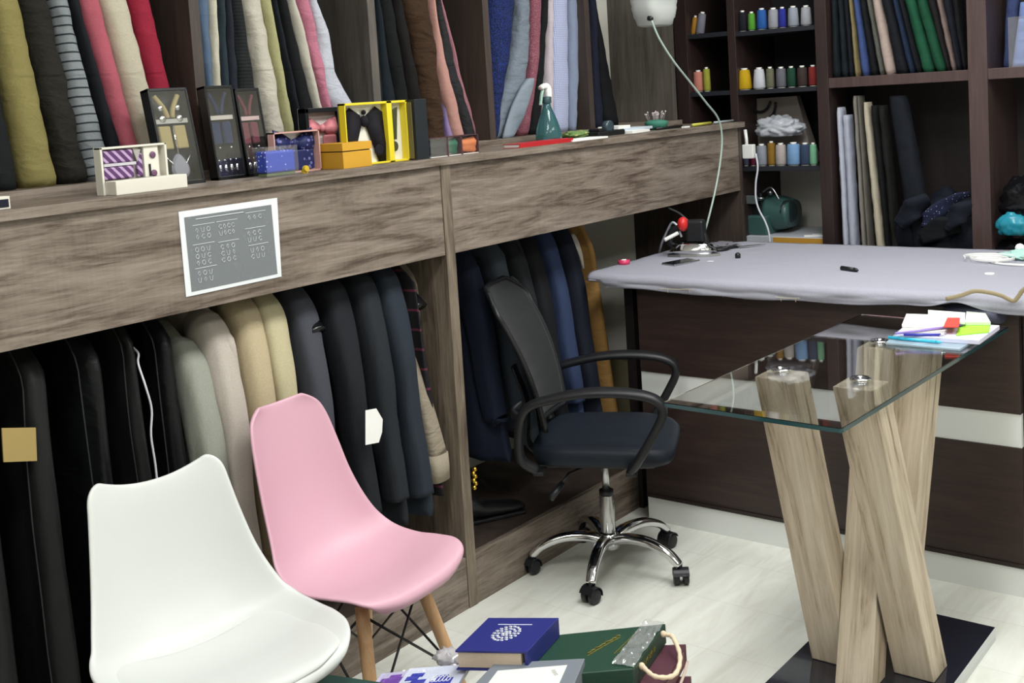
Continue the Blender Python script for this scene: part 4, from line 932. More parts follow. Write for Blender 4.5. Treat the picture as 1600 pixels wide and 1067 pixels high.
for i in range(9):
    u_ = i / 8; xx = x0 + (x1 - x0) * (.42 + .6 * u_); r = .085 * (1 - .25 * u_ ** 2)
    rings.append([(xx, 4.98 + .09 * math.cos(k * PI / 9), zfl + .092 + r * sgnp(math.sin(k * PI / 9), .8)) for k in range(18)])
M().loft(rings).build('machine_body', GRN, mac, smooth=True)
M().box((x0 + .012, 4.852, zfl + .185), (x0 + (x1 - x0) * .40, 4.872, zt_ + .015)).build('face_plate', plain('dull_steel_plate', '#7d8a88', .35, .6), mac, bevel=.003)
M().lathe([(.050, 0), (.056, .006), (.056, .022), (.045, .03)], (x1 - .02, 4.95, zfl + .10), 24, axis=(1, -.4, 0)).build('hand_wheel', plain('dark_wheel', '#24302f', .3), mac, smooth=True)
M().tube(cr([(x0 + .10, 4.88, zfl + .20), (x0 + .15, 4.87, zfl + .22), (x0 + .19, 4.87, zfl + .16)], 5), .004, 8).build('thread_guide', STEEL, mac, smooth=True)
M().lathe([(.02, 0), (.022, .01), (.008, .012), (.008, .03)], (x0 + .07, 4.92, zt_ + .03), 16).lathe([(.012, 0), (.012, .02)], (x0 + .12, 4.92, zfl + .19), 12, axis=(.3, -1, .4)).build('tension_knob', STEEL, mac, smooth=True)
for i, (px, py, s_) in enumerate([(1245, 377, .04), (1262, 372, .02)]):
    q = PZ(px, py, zfl); tag(M().box((q[0] - s_, 4.87 + i * .03, zfl), (q[0] + s_, 4.90 + i * .03, zfl + .004), rot=(0, 0, .4)).build('paper_scrap', PAPER), ['white paper scrap beside the green sewing machine', 'small scrap on the white shelf near its yellow edge'][i], 'paper')

# heap of dark clothes, bags in the lower bays, folded shirts
dk = cloth('dark_heap_cloth', '#121722', bump=.4, fold=1.5, ns=5); dk2 = cloth('black_heap_cloth', '#0d0f14', bump=.4, fold=1.5, ns=5)
crumple('clothes_heap', 'heap of crumpled navy clothes on the lower back shelf', 'clothes', (.83, 4.985, .88), .24, dk, (1.0, .6, .92), .26, 1.5, 1, n=72)
crumple('clothes_heap', 'black folded garment slumped in front of the navy heap', 'clothes', (.81, 4.90, .80), .18, dk2, (1.05, .45, .62), .25, 2.6, 7, n=56)
tie = thing('necktie', 'dark necktie with white dotted blade draped over the heap of clothes', 'tie', PY(1466, 338, 4.83))
tpts = cr([PY(p[0], p[1], Y) for p, Y in [((1516, 303), 4.86), ((1496, 308), 4.835), ((1480, 318), 4.82), ((1462, 332), 4.815), ((1448, 344), 4.81), ((1440, 354), 4.815)]], 5)
M().ribbon(tpts, [.012 + .022 * min(1, k / 14) - .026 * max(0, (k - 20) / 5) for k in range(len(tpts))], .005, (.5, 0, .8), 10).build('tie_blade', cloth('dotted_tie', '#1b2138', style='dots', col2='#b0aad8', sc=1.6, bump=.2), tie, smooth=True)
for k in range(3):
    a0 = [(1405, 352), (1440, 372), (1478, 356)][k]; b0 = [(1450, 312), (1500, 352), (1522, 322)][k]
    tag(M().ribbon(cr([PY(a0[0], a0[1], 4.80), PY((a0[0] + b0[0]) / 2, (a0[1] + b0[1]) / 2 - 6, 4.79), PY(b0[0], b0[1], 4.83)], 9), [.05 - .02 * abs(q - 9) / 9 for q in range(19)], .018, (.4, 0, .8), 14, amp=.35, sd=k * 3.1).build('trouser_leg', [dk, dk2, dk][k], smooth=True), ['navy trouser leg folded over the left of the clothes heap', 'black trouser leg across the foot of the clothes heap', 'navy sleeve end folded against the right upright over the heap'][k], 'clothes')
M().box((.90, 4.80, .78), (.97, 4.83, .83), rot=(0, .4, 0)).build('price_card', plain('pale_green_card', '#c9d2b4', .7)); tag(bpy.data.objects['price_card'], 'pale green card wedged at the foot of the heap beside the upright', 'card')
crumple('plastic_bag', 'teal plastic bag with white print in the right lower bay', 'bag', tuple(PY(1584, 352, 4.82)), .085, plain('teal_film', '#2c8da3', .25), (.75, .5, .62), .16, 2, 12, n=40)
crumple('plastic_bag', 'shiny black plastic bag on top of the teal one in the right lower bay', 'bag', tuple(PY(1615, 315, 4.88)), .13, BLKG, (.95, .6, .85), .2, 2, 17, n=44)
crumple('plastic_bag', 'black plastic bag at the bottom of the right lower bay', 'bag', tuple(PY(1600, 400, 4.90)), .14, BLKG, (1.0, .6, .5), .2, 2, 23, n=44)
for i, (lb, c, y0, z0, z1, x0_, x1_) in enumerate([('folded light blue shirt in clear wrap in the right upper bay', '#8ea3dc', 4.86, 1.643, 1.83, 1.135, 1.40), ('folded pale blue shirt standing behind the wrapped one', '#7f93c8', 4.95, 1.643, 1.90, 1.12, 1.38), ('folded dusky blue shirt against the upright in the right upper bay', '#3f4a72', 4.99, 1.643, 1.95, 1.068, 1.12)]):
    sh = thing('folded_shirt', lb, 'shirt', ((x0_ + x1_) / 2, y0 + .04, z0))
    rings = []
    for k in range(12):
        u_ = k / 11; z = z0 + (z1 - z0) * u_; lean = .05 * u_; rings.append([((x0_ + x1_) / 2 + sgnp(math.cos(q), .5) * (x1_ - x0_) / 2 * (1 - .06 * u_) + lean * .4, y0 + .035 + sgnp(math.sin(q), .6) * .03 * (1 + .3 * noise.noise(Vector((q, u_ * 5, i)))), z) for q in [2 * PI * w / 24 for w in range(24)]])
    M().loft(rings).build('shirt_body', cloth('shirting_%d' % i, c, bump=.5), sh, smooth=True)
    if i == 0:
        M().box((x0_ - .004, y0 - .002, z0), (x1_ + .004, y0 + .001, z1 + .01)).build('clear_wrap', filmmat('clear_film', alpha=.18), sh)
        m = M()
        for k in range(3): m.lathe([(.006, 0), (.006, .002)], (1.22, y0 - .004, z0 + .05 + .05 * k), 12, axis=(0, -1, 0))
        m.build('shirt_button', WHT, sh)

# ================================================================ THINGS ON THE LEDGE
def lt(name, label, cat, x, px0, px1=None, rz=0.0, z=LZ, lean=0.0, group=None):
    """empty on the ledge: local +X faces the room, +Y runs away along the wall"""
    y0 = ysol(px0, x, z); y1 = ysol(px1, x, z) if px1 else y0
    t = thing(name, label, cat, (x, (y0 + y1) / 2, z), rz, group)
    if lean: t.rotation_euler = (0, lean, rz)
    return t, abs(y1 - y0)
CREAMW = plain('ivory_card', '#ddd9cc', .6)
# purple tie gift box
t, w = lt('tie_gift_box', 'white gift box holding a purple striped tie set', 'gift box', -.075, 166, 277)
h = .098; d = .028
M().box((0, -w / 2, .0), (.045, w / 2, .034)).build('box_tray', CREAMW, t, bevel=.0015, **L)
b = M(); iy0, iy1 = -w / 2 - .006, w / 2 - .022
b.box((-.030, iy0, 0), (-.026, iy1, h + .018)).box((-.026, iy0, 0), (0, iy0 + .006, h + .018)).box((-.026, iy1 - .006, 0), (0, iy1, h + .018)).box((-.026, iy0, h + .013), (0, iy1, h + .018)).build('window_case', CREAMW, t, bevel=.0008, **L)
W_ = iy1 - iy0
PUR = cloth('purple_striped_silk', '#5b3a66', style='diag', col2='#b79cc0', sc=1.6, bump=.2, sheen=0, rough=.45)
M().box((-.024, iy0 + .010, .036), (-.006, iy0 + W_ * .50, .068)).box((-.024, iy0 + .010, .076), (-.006, iy0 + W_ * .50, .108)).build('folded_tie', PUR, t, bevel=.004, **L)
M().box((-.010, iy0 + .010, .0685), (-.004, iy0 + W_ * .53, .0755)).build('satin_band', plain('satin_silver', '#c4c0c6', .3), t, **L)
M().box((-.018, iy0 + W_ * .56, .036), (-.008, iy0 + W_ * .64, .095)).build('pocket_square', PUR, t, bevel=.003, **L)
M().add([(-.007, iy0 + W_ * .5, .110), (-.007, iy0 + W_ * .62, .104), (-.007, iy0 + W_ * .56, .074), (-.011, iy0 + W_ * .5, .110), (-.011, iy0 + W_ * .62, .104), (-.011, iy0 + W_ * .56, .074)], [(0, 2, 1), (3, 4, 5), (0, 1, 4, 3), (1, 2, 5, 4), (2, 0, 3, 5)]).build('star_ornament', plain('grey_star', '#a5a09c', .5), t, **L)
M().box((-.020, iy0 + W_ * .66, .034), (-.006, iy0 + W_ * .88, h + .012)).build('accessory_card', CREAMW, t, **L)
for z_ in (.088, .042): M().lathe([(.0085, 0), (.0085, .003), (.004, .0035)], (-.006, iy0 + W_ * .79, z_), 16, axis=(1, 0, 0)).build('cufflink', plain('mauve_enamel', '#6b4a66', .3), t, smooth=True, **L)
M().box((-.006, iy0 + W_ * .72, .036), (-.003, iy0 + W_ * .745, .066)).build('tie_clip', BLK, t, **L)
# three suspender boxes leaning back
def susp(label, x, px0, px1, hgt, lean, c1_, c2_, kind):
    t, w = lt('suspender_box', label, 'accessory box', x, px0, px1, lean=-lean, group='framed suspender boxes on the ledge')
    d = .035; m = M()
    m.box((-d, -w / 2, 0), (-d + .004, w / 2, hgt)).box((-d, -w / 2, 0), (0, -w / 2 + .006, hgt)).box((-d, w / 2 - .006, 0), (0, w / 2, hgt)).box((-d, -w / 2, 0), (0, w / 2, .010)).box((-d, -w / 2, hgt - .008), (0, w / 2, hgt))
    m.build('box_frame', plain('gloss_black_card', '#121214', .3), t, bevel=.0012, **L)
    for k in (-1, 1): M().box((-.026, k * w * .19 - w * .15, hgt * .38), (-.012, k * w * .19 + w * .15, hgt * .62)).build('folded_strap', cloth('strap_' + c1_[1:], c1_, bump=.1), t, bevel=.004, **L)
    M().box((-.012, -w * .40, hgt * (.64)), (-.008, w * .40, hgt * .685)).build('paper_band', plain('band_' + c2_[1:], c2_, .5), t, **L)
    s_ = M()
    for k in (-1, 1):
        s_.tube(cr([(-.015, k * w * .30, hgt * .93), (-.014, k * w * .12, hgt * .80), (-.014, k * w * .06, hgt * .70)], 5), w * .055, 8)
    s_.build('elastic_loop', cloth('elastic_' + c1_[1:], c1_, bump=.1), t, smooth=True, **L)
    cl = M()
    if kind == 'drop':
        cl.loft([[(-.012, 0 + w * .22 * math.sin(q) * (1 - .35 * math.cos(q)), hgt * .20 + hgt * .13 * math.cos(q)) for q in [2 * PI * k / 20 for k in range(20)]], [(-.006, w * .17 * math.sin(q) * (1 - .35 * math.cos(q)), hgt * .20 + hgt * .10 * math.cos(q)) for q in [2 * PI * k / 20 for k in range(20)]]])
        cl.build('leather_back_patch', plain('grey_patch', '#8d8f98', .35), t, smooth=False, **L); cl = M()
        cl.tube([(-.010, -w * .38, hgt * .34), (-.009, 0, hgt * .12)], .002, 6).tube([(-.010, w * .38, hgt * .36), (-.009, 0, hgt * .12)], .002, 6).tube([(-.010, 0, hgt * .62), (-.009, 0, hgt * .33)], .0028, 6)
        for k in (-1, 1): cl.lathe([(.008, 0), (.009, .004), (.004, .006)], (-.012, k * w * .22, hgt * .80), 12, axis=(1, 0, 0)).lathe([(.010, 0), (.011, .004), (.005, .006)], (-.012, k * w * .22, hgt * .69), 12, axis=(1, 0, 0))
        cl.build('metal_clip', CHROME, t, smooth=True, **L)
    else:
        for k in range(4):
            yy = (-.3 + .2 * k) * w; cl.lathe([(.004, 0), (.0052, .004), (.005, .018), (.003, .021)], (-.011, yy, hgt * .085), 10).sphere((-.011, yy, hgt * .21), .0035, 8)
        cl.sphere((-.011, -w * .2, hgt * .34), .0045, 8).sphere((-.011, w * .2, hgt * .34), .0045, 8).build('metal_clip', CHROME, t, smooth=True, **L)
    M().box((-.003, -w / 2 + .002, .004), (-.0015, w / 2 - .002, hgt - .004)).build('clear_window', filmmat('clear_window_film', alpha=.10, rough=.05), t, **L)
susp('black framed suspender box with cream straps and a grey leather patch', -.125, 261, 322, .262, .19, '#a59668', '#a7a7a0', 'drop')
susp('black framed suspender box with navy straps and silver clips', -.135, 342, 386, .260, .12, '#1d2c50', '#bdb6ae', 'clips')
susp('black framed suspender box with maroon straps, right of the navy one', -.135, 390, 427, .250, .14, '#6e3140', '#c6aaa8', 'clips')
# blue polka tie in clear box
t, w = lt('tie_box', 'clear plastic cube holding a rolled blue tie with white dots', 'gift box', -.03, 418, 468)
M().box((-.056, -w / 2, .0), (0, w / 2, .082)).build('clear_case', filmmat('clear_case_film', alpha=.16, rough=.06), t, bevel=.001, **L)
M().box((-.050, -w / 2 + .005, .010), (-.006, w / 2 - .006, .070)).build('rolled_tie', cloth('blue_polka_silk', '#2b48b8', style='dots', col2='#d5dcf5', sc=1.25, bump=.1, rough=.45, sheen=0), t, bevel=.006, **L)
M().box((-.045, -w / 2 + .006, .002), (-.010, w / 2 - .006, .009)).build('green_base_card', plain('mottled_green', '#5c6b4a', .6), t, **L)
t2, w2 = lt('badge', 'small round yellow badge beside the clear blue tie box', 'badge', -.028, 470, 482)
M().lathe([(.008, 0), (.009, .002), (.009, .010), (.008, .012)], (0, 0, .013), 18, axis=(1, 0, 0)).box((-.004, -.008, 0), (.006, .008, .01)).build('badge_disc', plain('yellow_plastic', '#c9a92f', .4), t2, smooth=False, **L)
# bow tie boxes
def bowtie(m, cy_, cz, s, x=.0, droop=.0):
    for k in (-1, 1):
        m.loft([[(x, cy_ + k * s * .06, cz + .10 * s), (x + .004, cy_ + k * s * .06, cz), (x, cy_ + k * s * .06, cz - .10 * s)],
                [(x, cy_ + k * s * .30, cz + .24 * s), (x + .010, cy_ + k * s * .30, cz - droop * .5 * s), (x, cy_ + k * s * .30, cz - .24 * s - droop * s)],
                [(x, cy_ + k * s * .50, cz + .30 * s - droop * .4 * s), (x + .006, cy_ + k * s * .52, cz - droop * s), (x, cy_ + k * s * .46, cz - .32 * s - droop * 1.4 * s)]], cap=True, closed=True)
    return m.sphere((x + .004, cy_, cz), .085 * s, 10, (.8, 1, 1.2))
t, w = lt('bow_tie_box', 'pink edged box with a navy patterned bow tie and pocket square', 'gift box', -.09, 432, 503)
bk = M().box((-.03, -w / 2, 0), (-.026, w / 2, .118)); bk.build('box_back', plain('pale_card', '#d3cdca', .6), t, **L)
M().box((-.03, -w / 2, 0), (0, -w / 2 + .004, .118)).box((-.03, w / 2 - .004, 0), (0, w / 2, .118)).box((-.03, -w / 2, .114), (0, w / 2, .118)).box((-.03, -w / 2, 0), (0, w / 2, .004)).build('box_frame', plain('salmon_card', '#c79a92', .5), t, **L)
navyp = cloth('navy_pattern_silk', '#202652', style='speck', col2='#6a6aa0', sc=.5, bump=.15, rough=.5)
bowtie(M(), 0, .082, w * .86, -.018).build('bow_tie', navyp, t, smooth=True, **L)
M().box((-.022, -w * .05, .006), (-.012, w * .42, .064)).build('pocket_square', navyp, t, bevel=.004, **L)
t, w = lt('bow_tie_box', 'black framed box with a pink bow tie set, behind the blue tie box', 'gift box', -.17, 484, 548)
hh = .180
M().box((-.035, -w / 2, 0), (-.03, w / 2, hh)).build('box_back', plain('pale_card', '#cfc4c0', .6), t, **L)
M().box((-.035, -w / 2, 0), (0, -w / 2 + .012, hh)).box((-.035, w / 2 - .022, 0), (0, w / 2, hh)).box((-.035, -w / 2, hh - .014), (0, w / 2, hh)).box((-.035, -w / 2, 0), (0, w / 2, .01)).build('box_frame', plain('satin_black_card', '#16191b', .35), t, bevel=.001, **L)
pk = cloth('pink_silk', '#d6868c', bump=.3, rough=.5)
bowtie(M(), -w * .04, hh * .66, w * .72, -.02).build('bow_tie', pk, t, smooth=True, **L)
M().box((-.024, -w * .02, .01), (-.012, w * .28, hh * .54)).build('pocket_square', pk, t, bevel=.005, **L)
# mustard carton
t, w = lt('lidded_box', 'mustard yellow lidded cardboard box', 'box', -.012, 537, 582, rz=-.0)
w = w; M().box((-.105, -w / 2 + .001, 0), (0, w / 2 - .001, .048)).build('box_base', plain('mustard_card', '#c9962b', .55), t, bevel=.001, **L)
M().box((-.107, -w / 2 - .001, .051), (.002, w / 2 + .001, .074)).build('box_lid', plain('mustard_card', '#c9962b', .55), t, bevel=.001, **L)
M().box((-.103, -w / 2 + .004, .048), (-.003, w / 2 - .004, .051)).build('box_gap', BLK, t, **L)
# yellow bow tie box
t, w = lt('bow_tie_box', 'tall bright yellow framed box showing black and olive bow ties', 'gift box', -.06, 545, 646)
hh = .188; YL = plain('bright_yellow_card', '#e2cd2e', .45)
M().box((-.03, -w / 2, 0), (-.026, w / 2, hh)).build('box_back', plain('ivory_card_back', '#e0ddd0', .6), t, **L)
f = M(); f.box((-.03, -w / 2, 0), (0, -w / 2 + .004, hh)).box((-.03, w / 2 - .020, 0), (0, w / 2, hh)).box((-.03, -w / 2, hh - .007), (0, w / 2, hh)).box((-.03, -w / 2, 0), (0, w / 2, .005)).box((-.03, w * .13, 0), (0, w * .21, hh)).build('box_frame', YL, t, bevel=.0008, **L)
blk = cloth('black_velvet', '#17151c', bump=.3); olv = cloth('olive_velvet', '#44452a', bump=.3)
bowtie(M(), -w * .17, hh * .70, w * .64, -.020, droop=.45).build('bow_tie', blk, t, smooth=True, **L)
M().sphere((-.016, -w * .17, hh * .84), .008, 10).build('bow_knot', blk, t, smooth=True, **L)
M().lathe([(.013, 0), (.018, .003), (.018, .008), (.013, .010)], (-.022, w * .03, hh * .22), 12, axis=(1, 0, 0)).build('fabric_rosette', blk, t, **L)
M().loft([[(-.022, w * .215, hh * .72), (-.014, w * .27, hh * .86), (-.010, w * .335, hh * .90), (-.02, w * .35, hh * .6)], [(-.022, w * .26, hh * .36), (-.016, w * .30, hh * .36), (-.014, w * .31, hh * .36), (-.02, w * .32, hh * .36)]]).build('bow_tie', olv, t, **L)
M().lathe([(.012, 0), (.016, .003), (.016, .008), (.012, .010)], (-.022, w * .27, hh * .25), 12, axis=(1, 0, 0)).build('fabric_rosette', olv, t, **L)
# dark box end-on with gold edge
t, w = lt('bow_tie_box', 'narrow black box seen on its edge beside the tall yellow box', 'gift box', -.03, 653, 672)
M().box((-.05, -w / 2, 0), (0, w / 2, .188)).build('box_frame', plain('blue_black_card', '#1b2126', .4), t, bevel=.001, **L)
M().box((-.045, -w / 2 - .004, .004), (-.012, -w / 2, .18)).build('window_front', plain('olive_gold_foil', '#6d643c', .35), t, **L)
# small three-window box
t, w = lt('bow_tie_box', 'small low box with black, green and orange folded bow ties', 'gift box', -.03, 674, 749)
hh = .062
M().box((-.05, -w / 2, 0), (-.046, w / 2, hh)).box((-.05, -w / 2, 0), (0, w / 2, .002)).build('box_back', plain('white_card', '#dcd8d4', .6), t, **L)
M().box((-.05, -w / 2, hh - .002), (0, w / 2, hh)).box((-.05, w / 2 - .003, 0), (.0, w / 2, hh)).box((-.03, w * .12, 0), (0, w * .15, hh)).box((-.03, -w * .17, 0), (0, -w * .14, hh)).build('box_frame', plain('maroon_edge', '#53343a', .5), t, **L)
for (y0, y1, c, nm) in ((-w * .49, -w * .18, '#25252b', 'a'), (-w * .13, w * .07, '#2b6a52', 'b'), (w * .16, w * .47, '#e08a5c', 'c')):
    rings = []
    for i in range(9):
        u_ = i / 8; yy = y0 + (y1 - y0) * u_; hz = hh * (.30 + .14 * u_); rings.append([(-.017 + .012 * math.cos(q) * (1 + .3 * math.sin(q * 5)), yy, hh * .48 + hz * math.sin(q)) for q in [2 * PI * k / 16 for k in range(16)]])
    M().loft(rings).build('folded_bow_tie', cloth('bow_' + nm, c, bump=.5), t, smooth=True, **L)
M().box((-.0015, -w / 2, .002), (0, w / 2, hh - .002)).build('clear_window', filmmat('clear_window_film', alpha=.10, rough=.05), t, **L)
# tiny card holder at far left
t, w = lt('card_holder', 'small white edged black holder at the left end of the ledge', 'holder', -.02, -22, 17)
M().box((-.03, -w / 2, 0), (0, w / 2, .028)).build('holder_frame', CREAMW, t, bevel=.001, **L); M().box((.0002, -w / 2 + .004, .004), (.001, w / 2 - .004, .022)).build('holder_window', plain('navy_window', '#16182a', .3), t, **L)
# spray bottle
sp = thing('spray_bottle', 'teal translucent spray bottle with a white and green trigger head', 'spray bottle', (-.115, ysol(858, -.115, LZ), LZ))
teal = plain('teal_clear_plastic', '#5d9aa0', .08, trans=.75)
M().lathe([(.042, .0), (.049, .004), (.0495, .025), (.044, .052), (.034, .085), (.022, .115), (.0145, .135), (.0135, .148)], n=32).build('bottle', teal, sp, smooth=True, **L)
M().lathe([(.017, .146), (.0175, .148), (.0175, .166), (.014, .170)], n=24).build('collar', plain('dark_teal_plastic', '#2d4a4c', .4), sp, smooth=True, **L)
hdm = M().ribbon(cr([(0, .012, .166), (0, .012, .190), (0, .004, .206), (0, -.014, .208), (0, -.034, .202)], 5), [.011] * 21, [.013, .0135, .014, .0145, .015, .0155, .0155, .015, .0145, .014, .013, .0125, .012, .0115, .011, .010, .0095, .009, .0085, .008, .007], (1, 0, 0), 14)
hdm.build('spray_head', WHT, sp, smooth=True, **L)
M().ribbon(cr([(0, -.020, .196), (0, -.030, .178), (0, -.036, .155), (0, -.041, .140)], 5), .006, .004, (1, 0, 0), 10).build('trigger', plain('pale_green_plastic', '#9fc0b2', .4), sp, smooth=True, **L)
# red book + white papers, cloth, tape dispenser, cushion, pens
def book(name, label, cat, x0, x1, pa, pb, z0, h, mt, pages=None, rz=0):
    ya, yb_ = ysol(pa, x1, z0), ysol(pb, x1, z0); t = thing(name, label, cat, ((x0 + x1) / 2, (ya + yb_) / 2, z0), rz)
    w, d = abs(yb_ - ya), x1 - x0
    if pages:
        M().box((-d / 2, -w / 2, 0), (d / 2, w / 2, .002)).box((-d / 2, -w / 2, h - .002), (d / 2, w / 2, h)).box((d / 2 - .002, -w / 2, .002), (d / 2, w / 2, h - .002)).build('cover', mt, t, **L); M().box((-d / 2 + .003, -w / 2 + .003, .0021), (d / 2 - .0021, w / 2 - .003, h - .0021)).build('pages', pages, t, **L)
    else: M().box((-d / 2, -w / 2, 0), (d / 2, w / 2, h)).build('sheets', mt, t, **L)
    return t
book('note_book', 'red covered notebook lying on the ledge in front of the spray bottle', 'book', -.085, -.012, 812, 896, LZ, .014, plain('red_cover', '#b3262b', .4), PAPER)
book('paper_pad', 'white sheets lying on the ledge beside the red notebook', 'paper', -.09, -.006, 895, 950, LZ, .006, PAPER)
y = ysol(912, -.16, LZ); crumple('cloth_scrap', 'green and yellow cloth scrap at the foot of the upright on the ledge', 'cloth', (-.19, y, LZ + .012), .05, cloth('green_scrap', '#6f8a52', style='speck', col2='#c4b87a', sc=.25), (1, 1.3, .30), .3, 3, 31, n=32)
y = ysol(955, -.10, LZ); td = thing('tape_dispenser', 'dark tape dispenser on the ledge beside the white sheets', 'tape dispenser', (-.12, y, LZ))
M().box((-.03, -.10, 0), (.03, .09, .020)).box((-.028, -.09, .018), (.028, -.05, .032)).build('dispenser_base', BLK, td, bevel=.005, **L)
M().lathe([(.012, -.012), (.026, -.012), (.026, .012), (.012, .012)], (0, .01, .034), 24, axis=(1, 0, 0)).build('tape_roll', plain('smoky_tape', '#3a4a50', .15), td, smooth=True, **L)
y = ysol(1012, -.12, LZ)
for i, (dx, dy, dz, w, d, h, rz) in enumerate([(-.02, -.12, 0, .16, .12, .010, .1), (-.05, -.06, .010, .17, .10, .010, -.2), (-.06, -.16, .020, .12, .09, .012, .15)]):
    t = thing('paper_stack', ['flat stack of papers lowest in the pile at the end of the ledge', 'white papers laid askew in the middle of the pile on the ledge', 'top bundle of white papers in the pile by the last upright'][i], 'paper', (-.12 + dx, y + dy, LZ + dz), rz)
    M().box((-d / 2, -w / 2, 0), (d / 2, w / 2, h)).build('sheets', [PAPER, plain('bluish_paper', '#b8c2cc', .6), PAPER][i], t, **L)
y2 = ysol(1026, -.13, LZ); pc = thing('pin_cushion', 'green bowl shaped pin cushion bristling with pale pins', 'pin cushion', (-.13, y2, LZ))
M().lathe([(.03, 0), (.045, .012), (.05, .028), (.046, .036), (.02, .042)], n=24).build('cushion', plain('sea_green_cloth', '#3a7a68', .7), pc, smooth=True, **L)
m = M()
for k in range(26):
    a, r = rr.random() * 6.28, rr.random() * .036; q = Vector((r * math.cos(a), r * math.sin(a), .036)); e = q + Vector((r * .4 * math.cos(a), r * .4 * math.sin(a), .026 + rr.random() * .014)); m.tube([q, e], .0007, 4).sphere(e, .0042, 6)
m.build('pins', plain('pearl_pin', '#cdbfc0', .3), pc, smooth=True, **L)
def rod(name, label, cat, a, b_, r, mt, tip=None):
    a, b_ = Vector(a), Vector(b_); t = thing(name, label, cat, (a + b_) / 2)
    M().tube([a, b_], r, 10).build('barrel', mt, t, smooth=True)
    if tip: d = (b_ - a).normalized(); M().tube([b_, b_ + d * .008, b_ + d * .02], [r, r * .9, r * .15], 10).build('tip', tip, t, smooth=True)
ya, yb_ = ysol(1082, -.05, LZ), ysol(1112, -.05, LZ)
rod('marker_pen', 'yellow and white marker lying near the end of the ledge', 'pen', (-.05, ya, LZ + .007), (-.055, yb_, LZ + .007), .0065, plain('pale_yellow_plastic', '#c8c552', .4), BLK)
rod('marker_pen', 'pale grey pen beside the yellow marker at the ledge end', 'pen', (-.065, yb_ + .05, LZ + .006), (-.06, yb_ + .22, LZ + .006), .005, plain('pale_grey_plastic', '#a9b0b4', .4), BLK)
rod('marker_pen', 'black pen lying left of the yellow marker on the ledge', 'pen', (-.10, ya - .22, LZ + .006), (-.08, ya - .04, LZ + .006), .0055, BLK)
y = ysol(1073, -.015, LZ); tag(M().box((-.03, y - .02, LZ), (-.01, y + .02, LZ + .008)).build('eraser', WHT, bevel=.002), 'small white eraser on the front edge of the ledge', 'eraser')
# water canister + tube + iron
wcn = thing('water_canister', 'white translucent plastic canister hanging above the ledge', 'canister', PX(1027, 35, -.02))
cx, cy_, cz = PX(1027, 35, -.02); cy_ += .05; rings = []
for (z, wx, wy) in [(-.0, .045, .060), (.006, .055, .078), (.03, .060, .086), (.036, .062, .095), (.075, .064, .112), (.085, .062, .112), (.10, .066, .116), (.30, .066, .116), (.32, .05, .09)]:
    rings.append([(cx - .05 + sgnp(math.cos(q), .55) * wx, cy_ + .015 + sgnp(math.sin(q), .55) * wy, cz - .012 + z) for q in [2 * PI * k / 32 for k in range(32)]])
M().loft(rings).build('canister_body', plain('milky_plastic', '#c9ccc8', .3, trans=.15), wcn, smooth=True)
p = PX(1017, 28, .012); M().lathe([(.010, 0), (.010, .012), (.006, .02)], p - np.array([.012, 0, 0]), 16, axis=(1, 0, -.2)).build('outlet_fitting', BLK, wcn, smooth=True)
hk = M().tube(cr([(cx - .05, cy_ + .015, cz + .30), (cx - .05, cy_ + .015, cz + .42), (cx - .12, cy_ + .015, cz + .46), (-.28, cy_ + .015, cz + .46)], 5), .004, 8).build('hanging_wire', STEEL, wcn)
Z9 = .953
ip = PZ(1083, 400, Z9)
tp = [(PX(p[0], p[1], x)) for p, x in [((1018, 32), .014), ((1030, 60), .03), ((1052, 95), .05), ((1078, 128), .06), ((1103, 160), .065), ((1122, 185), .066), ((1128, 215), .064), ((1125, 255), .062), ((1117, 300), .060), ((1106, 345), .058)]]
tp[-1] = PX(1106, 345, .05)
tp.append(PX(1100, 366, .03))
tag(M().tube(cr(tp, 8), .0042, 10).build('water_tube', plain('pale_green_tube', '#a9bcb2', .3), smooth=True), 'pale green rubber tube running from the hanging canister down to the iron', 'tube')
# iron
ir = thing('steam_iron', 'steam iron with a red knob resting on the grey counter cloth', 'iron', (ip[0], ip[1], Z9), .25)
sole = []
for (z, k) in ((0, .96), (.003, 1), (.012, .98)):
    sole.append([(x * k, y * k, z) for x, y in [(.115, 0), (.08, .033), (.03, .048), (-.04, .052), (-.09, .048), (-.10, .03), (-.10, -.03), (-.09, -.048), (-.04, -.052), (.03, -.048), (.08, -.033)]])
M().loft(sole).build('soleplate', STEEL, ir, **L)
dome = [[(x * k - .01 * (1 - k), y * k, z) for x, y in [(.10, 0), (.07, .03), (.03, .043), (-.04, .046), (-.085, .042), (-.092, .028), (-.092, -.028), (-.085, -.042), (-.04, -.046), (.03, -.043), (.07, -.03)]] for z, k in ((.0125, 1.0), (.030, .97), (.050, .82), (.060, .55))]
M().loft(dome).build('chrome_housing', CHROME, ir, smooth=True, **L)
M().ribbon(cr([(.055, 0, .05), (.05, 0, .085), (.02, 0, .112), (-.04, 0, .118), (-.085, 0, .105), (-.095, 0, .06), (-.075, 0, .045)], 5), .014, .013, (0, 1, 0), 12).build('handle', BLK, ir, smooth=True, **L)
M().sphere((-.030, -.022, .135), .027, 18, (.85, 1, 1.1)).build('red_knob', plain('red_plastic', '#cf2a2a', .3), ir, smooth=True, **L)
M().box((-.02, -.030, .062), (.055, .030, .150)).build('water_tank', BLK, ir, bevel=.010, **L)
M().tube(cr([(-.05, -.03, .10), (-.08, -.05, .085), (-.10, -.06, .075)], 4), .008, 8).build('steam_inlet', WHT, ir, smooth=True, **L)
cpts = [PY(p[0], p[1], Y) for p, Y in [((1065, 370), ip[1] - .02), ((1058, 353), ip[1] - .01), ((1050, 348), ip[1]), ((1042, 362), ip[1] + .02), ((1034, 380), ip[1] + .05), ((1030, 396), ip[1] + .09)]]
